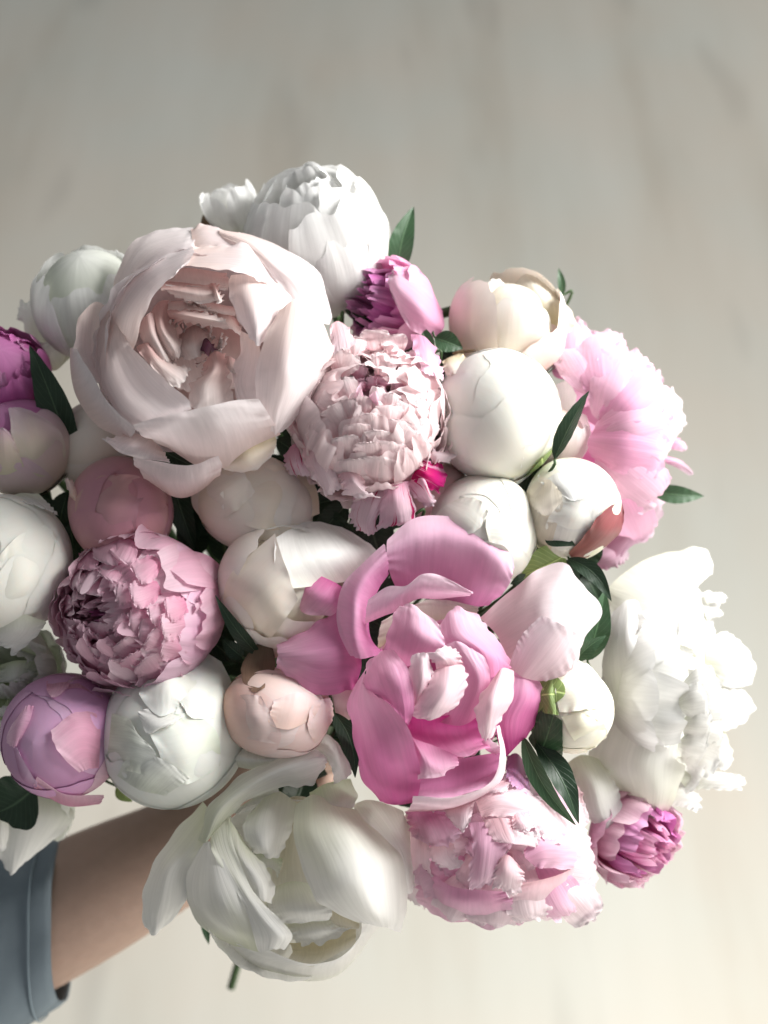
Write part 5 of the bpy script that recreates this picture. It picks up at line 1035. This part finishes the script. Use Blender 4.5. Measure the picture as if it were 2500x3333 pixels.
leaf((380, 2560), (430, 2610), 26, -250, LEAFL, 'pale leaf scrap above the wrist', seed=20)
leaf((480, 830), (590, 400), 50, -60, LEAF, 'olive leaf behind the pale blush petal, beside the big white double peony', crop='E', seed=21)
leaf((520, 2060), (350, 1960), 60, -220, LEAFD, 'shaded leaf under the candy pink ruffled peony', seed=211)
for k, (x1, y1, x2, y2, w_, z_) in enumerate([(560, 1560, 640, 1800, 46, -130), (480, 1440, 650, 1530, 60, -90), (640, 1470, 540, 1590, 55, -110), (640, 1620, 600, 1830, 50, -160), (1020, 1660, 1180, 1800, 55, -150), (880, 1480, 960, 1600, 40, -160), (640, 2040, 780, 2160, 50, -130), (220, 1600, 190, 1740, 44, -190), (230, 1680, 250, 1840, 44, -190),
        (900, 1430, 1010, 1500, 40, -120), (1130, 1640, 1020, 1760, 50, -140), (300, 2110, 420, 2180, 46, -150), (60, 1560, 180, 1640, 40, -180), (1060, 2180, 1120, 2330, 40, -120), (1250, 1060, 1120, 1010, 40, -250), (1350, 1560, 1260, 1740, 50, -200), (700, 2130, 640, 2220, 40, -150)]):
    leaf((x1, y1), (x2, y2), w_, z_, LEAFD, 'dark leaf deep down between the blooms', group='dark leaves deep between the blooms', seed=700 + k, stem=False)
# deep foliage between and behind the blooms
rsf = np.random.RandomState(99)
n_f = 0
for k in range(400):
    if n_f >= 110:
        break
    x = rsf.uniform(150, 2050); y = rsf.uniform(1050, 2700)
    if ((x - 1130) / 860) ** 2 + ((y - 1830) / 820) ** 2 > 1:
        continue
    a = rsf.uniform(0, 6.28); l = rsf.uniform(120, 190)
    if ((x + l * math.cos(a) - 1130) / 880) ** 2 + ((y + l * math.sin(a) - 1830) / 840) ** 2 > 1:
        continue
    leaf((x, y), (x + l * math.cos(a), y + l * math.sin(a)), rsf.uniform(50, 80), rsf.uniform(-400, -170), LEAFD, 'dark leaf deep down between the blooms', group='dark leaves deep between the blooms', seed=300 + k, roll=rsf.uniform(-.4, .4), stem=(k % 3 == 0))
    n_f += 1


# ================================================================== PERSON (forearm, hand, sleeve)
def person():
    root = bpy.data.objects.new('person', None); root.empty_display_size = 0.02
    COL.objects.link(root)
    w = lambda x, y, z: Vector(to_world(unproj(x, y, z)))
    org = w(-900, 3500, -700)
    root.location = org
    root['label'] = 'bare forearm reaching in from a blue denim sleeve, hand holding the stems behind the blooms'
    root['category'] = 'person'
    wrist = w(700, 2705, -900); elbow = w(-900, 3530, -700)
    g = Vector(to_world(GRIP))
    verts, edges, rad = [], [], []

    def add(p, r, prev=None):
        verts.append(p); rad.append(r)
        if prev is not None:
            edges.append((prev, len(verts) - 1))
        return len(verts) - 1
    e0 = add(elbow, 0.042)
    e1 = add(elbow.lerp(wrist, 0.35), 0.042, e0)
    e2 = add(elbow.lerp(wrist, 0.7), 0.043, e1)
    e3 = add(wrist, 0.032, e2)
    dirn = (g - wrist).normalized()
    stem_dir = (Vector(to_world(unproj(830, 2900, -2050))) - g).normalized()
    out = dirn.cross(stem_dir).normalized()          # away from the palm
    if (cam.location - g).dot(out) > 0:
        out = -out
    palm = g - dirn * 0.030 + out * 0.022
    p0 = add(wrist.lerp(palm, 0.55), 0.026, e3)
    p1 = add(palm, 0.024, p0)
    for i, (off, ln) in enumerate([(-0.030, 0.9), (-0.010, 1.0), (0.010, 0.95), (0.029, 0.78)]):
        k0 = add(palm + stem_dir * off * 0.8 + dirn * 0.022 + out * 0.004, 0.0095, p1)
        k1 = add(palm + stem_dir * off + dirn * (0.034 + 0.022 * ln) - out * 0.006, 0.0085, k0)
        k2 = add(palm + stem_dir * off + dirn * (0.030 + 0.020 * ln) - out * 0.034 * ln, 0.008, k1)
        add(palm + stem_dir * off + dirn * 0.018 - out * 0.046, 0.007, k2)
    t0 = add(palm - dirn * 0.012 - out * 0.010 - stem_dir * 0.020, 0.013, p0)
    t1 = add(palm + dirn * 0.004 - out * 0.036 - stem_dir * 0.030, 0.010, t0)
    add(palm + dirn * 0.026 - out * 0.050 - stem_dir * 0.026, 0.0085, t1)
    me = bpy.data.meshes.new('forearm_and_hand')
    me.from_pydata([v - org for v in verts], edges, [])
    o = add_obj('forearm_and_hand', me, root)
    me.materials.append(SKIN)
    md = o.modifiers.new('skin', 'SKIN'); md.use_smooth_shade = True
    sv = me.skin_vertices[0].data
    for i, r in enumerate(rad):
        sv[i].radius = (r, r)
    sv[0].use_root = True
    sb = o.modifiers.new('sub', 'SUBSURF'); sb.levels = 2; sb.render_levels = 2
    # sleeve: a cloth tube with a rolled hem, open at the wrist
    m, nt, outn = new_mat('blue_denim')
    Lk = nt.links.new
    tc = N(nt, 'ShaderNodeUVMap'); mp = N(nt, 'ShaderNodeMapping'); mp.inputs['Scale'].default_value = (160, 220, 1); Lk(tc.outputs[0], mp.inputs[0])
    wv = N(nt, 'ShaderNodeTexWave'); wv.inputs['Scale'].default_value = 1.0; wv.inputs['Distortion'].default_value = 1.5; wv.bands_direction = 'DIAGONAL'; Lk(mp.outputs[0], wv.inputs[0])
    nz = N(nt, 'ShaderNodeTexNoise'); nz.inputs['Scale'].default_value = 9; nz.inputs['Detail'].default_value = 5; Lk(tc.outputs[0], nz.inputs[0])
    mx = N(nt, 'ShaderNodeMix', data_type='RGBA'); Lk(nz.outputs[0], mx.inputs[0]); mx.inputs[6].default_value = (0.12, 0.16, 0.195, 1); mx.inputs[7].default_value = (0.29, 0.36, 0.41, 1)
    mx2 = N(nt, 'ShaderNodeMix', data_type='RGBA'); mx2.blend_type = 'MULTIPLY'; mx2.inputs[0].default_value = 0.35; Lk(mx.outputs[2], mx2.inputs[6]); Lk(wv.outputs[0], mx2.inputs[7])
    p = N(nt, 'ShaderNodeBsdfPrincipled'); p.inputs['Roughness'].default_value = 0.85; Lk(mx2.outputs[2], p.inputs['Base Color'])
    bp = N(nt, 'ShaderNodeBump'); bp.inputs['Strength'].default_value = 0.3; bp.inputs['Distance'].default_value = 0.001; Lk(wv.outputs[0], bp.inputs['Height']); Lk(bp.outputs[0], p.inputs['Normal'])
    Lk(p.outputs[0], outn.inputs[0])
    ax = (wrist - elbow); Ln = ax.length; ax.normalize()
    X = ax.cross(Vector((0, 0, 1))).normalized(); Y = ax.cross(X)
    c0 = np.array(elbow - org); A_, X_, Y_ = np.array(ax), np.array(X), np.array(Y)
    nv, nu = 60, 49
    rs = np.random.RandomState(5)
    w2 = wave2(rs, 7, 7)
    a, v = np.meshgrid(np.linspace(0, 2 * np.pi, nu), np.linspace(0, 1, nv))
    end = SLEEVE_END * Ln
    dn = np.array(RM @ Vector((0.25, -1, 0))); dn = dn - A_ * dn.dot(A_); dn /= np.linalg.norm(dn)
    c0 = c0 + dn * 0.005
    r = 0.080 - 0.0355 * v + 0.0050 * (w2(np.cos(a) * 1.3, v * 2 + np.sin(a))) + 0.0008 * (v > 0.94)
    r = np.where(v > 0.985, r - 0.001, r)
    P = c0 + A_ * ((v * end - 0.05 * (1 - v))[..., None]) + (X_ * np.cos(a)[..., None] + Y_ * np.sin(a)[..., None]) * r[..., None]
    P = P - A_ * (0.45 * (((X_ * np.cos(a)[..., None] + Y_ * np.sin(a)[..., None]) @ dn) * r))[..., None]
    me = grid_mesh('sleeve', P, np.stack([a / 6.283, v], -1), m)
    o = add_obj('sleeve', me, root)
    o['label'] = 'blue denim sleeve with a stitched hem'
    hm = P[-4:-3]
    hp = np.concatenate([hm, hm], 0)[:, :-1]
    ring = hp[0]; nrm2 = ring - ring.mean(0); nrm2 /= np.linalg.norm(nrm2, axis=1, keepdims=True)
    loopc = np.concatenate([ring, ring[:1]], 0) + np.concatenate([nrm2, nrm2[:1]], 0) * 0.0012
    Pt, Ut = tube(loopc, np.full(len(loopc), 0.0006), 8)
    add_obj('hem_seam', grid_mesh('hem_seam', Pt, Ut, simple_mat('pale_stitching', (0.22, 0.28, 0.32), 0.8, scale=500, bump=0.3)), root)
    sd = o.modifiers.new('thick', 'SOLIDIFY'); sd.thickness = 0.0015


SLEEVE_END = 0.675
person()
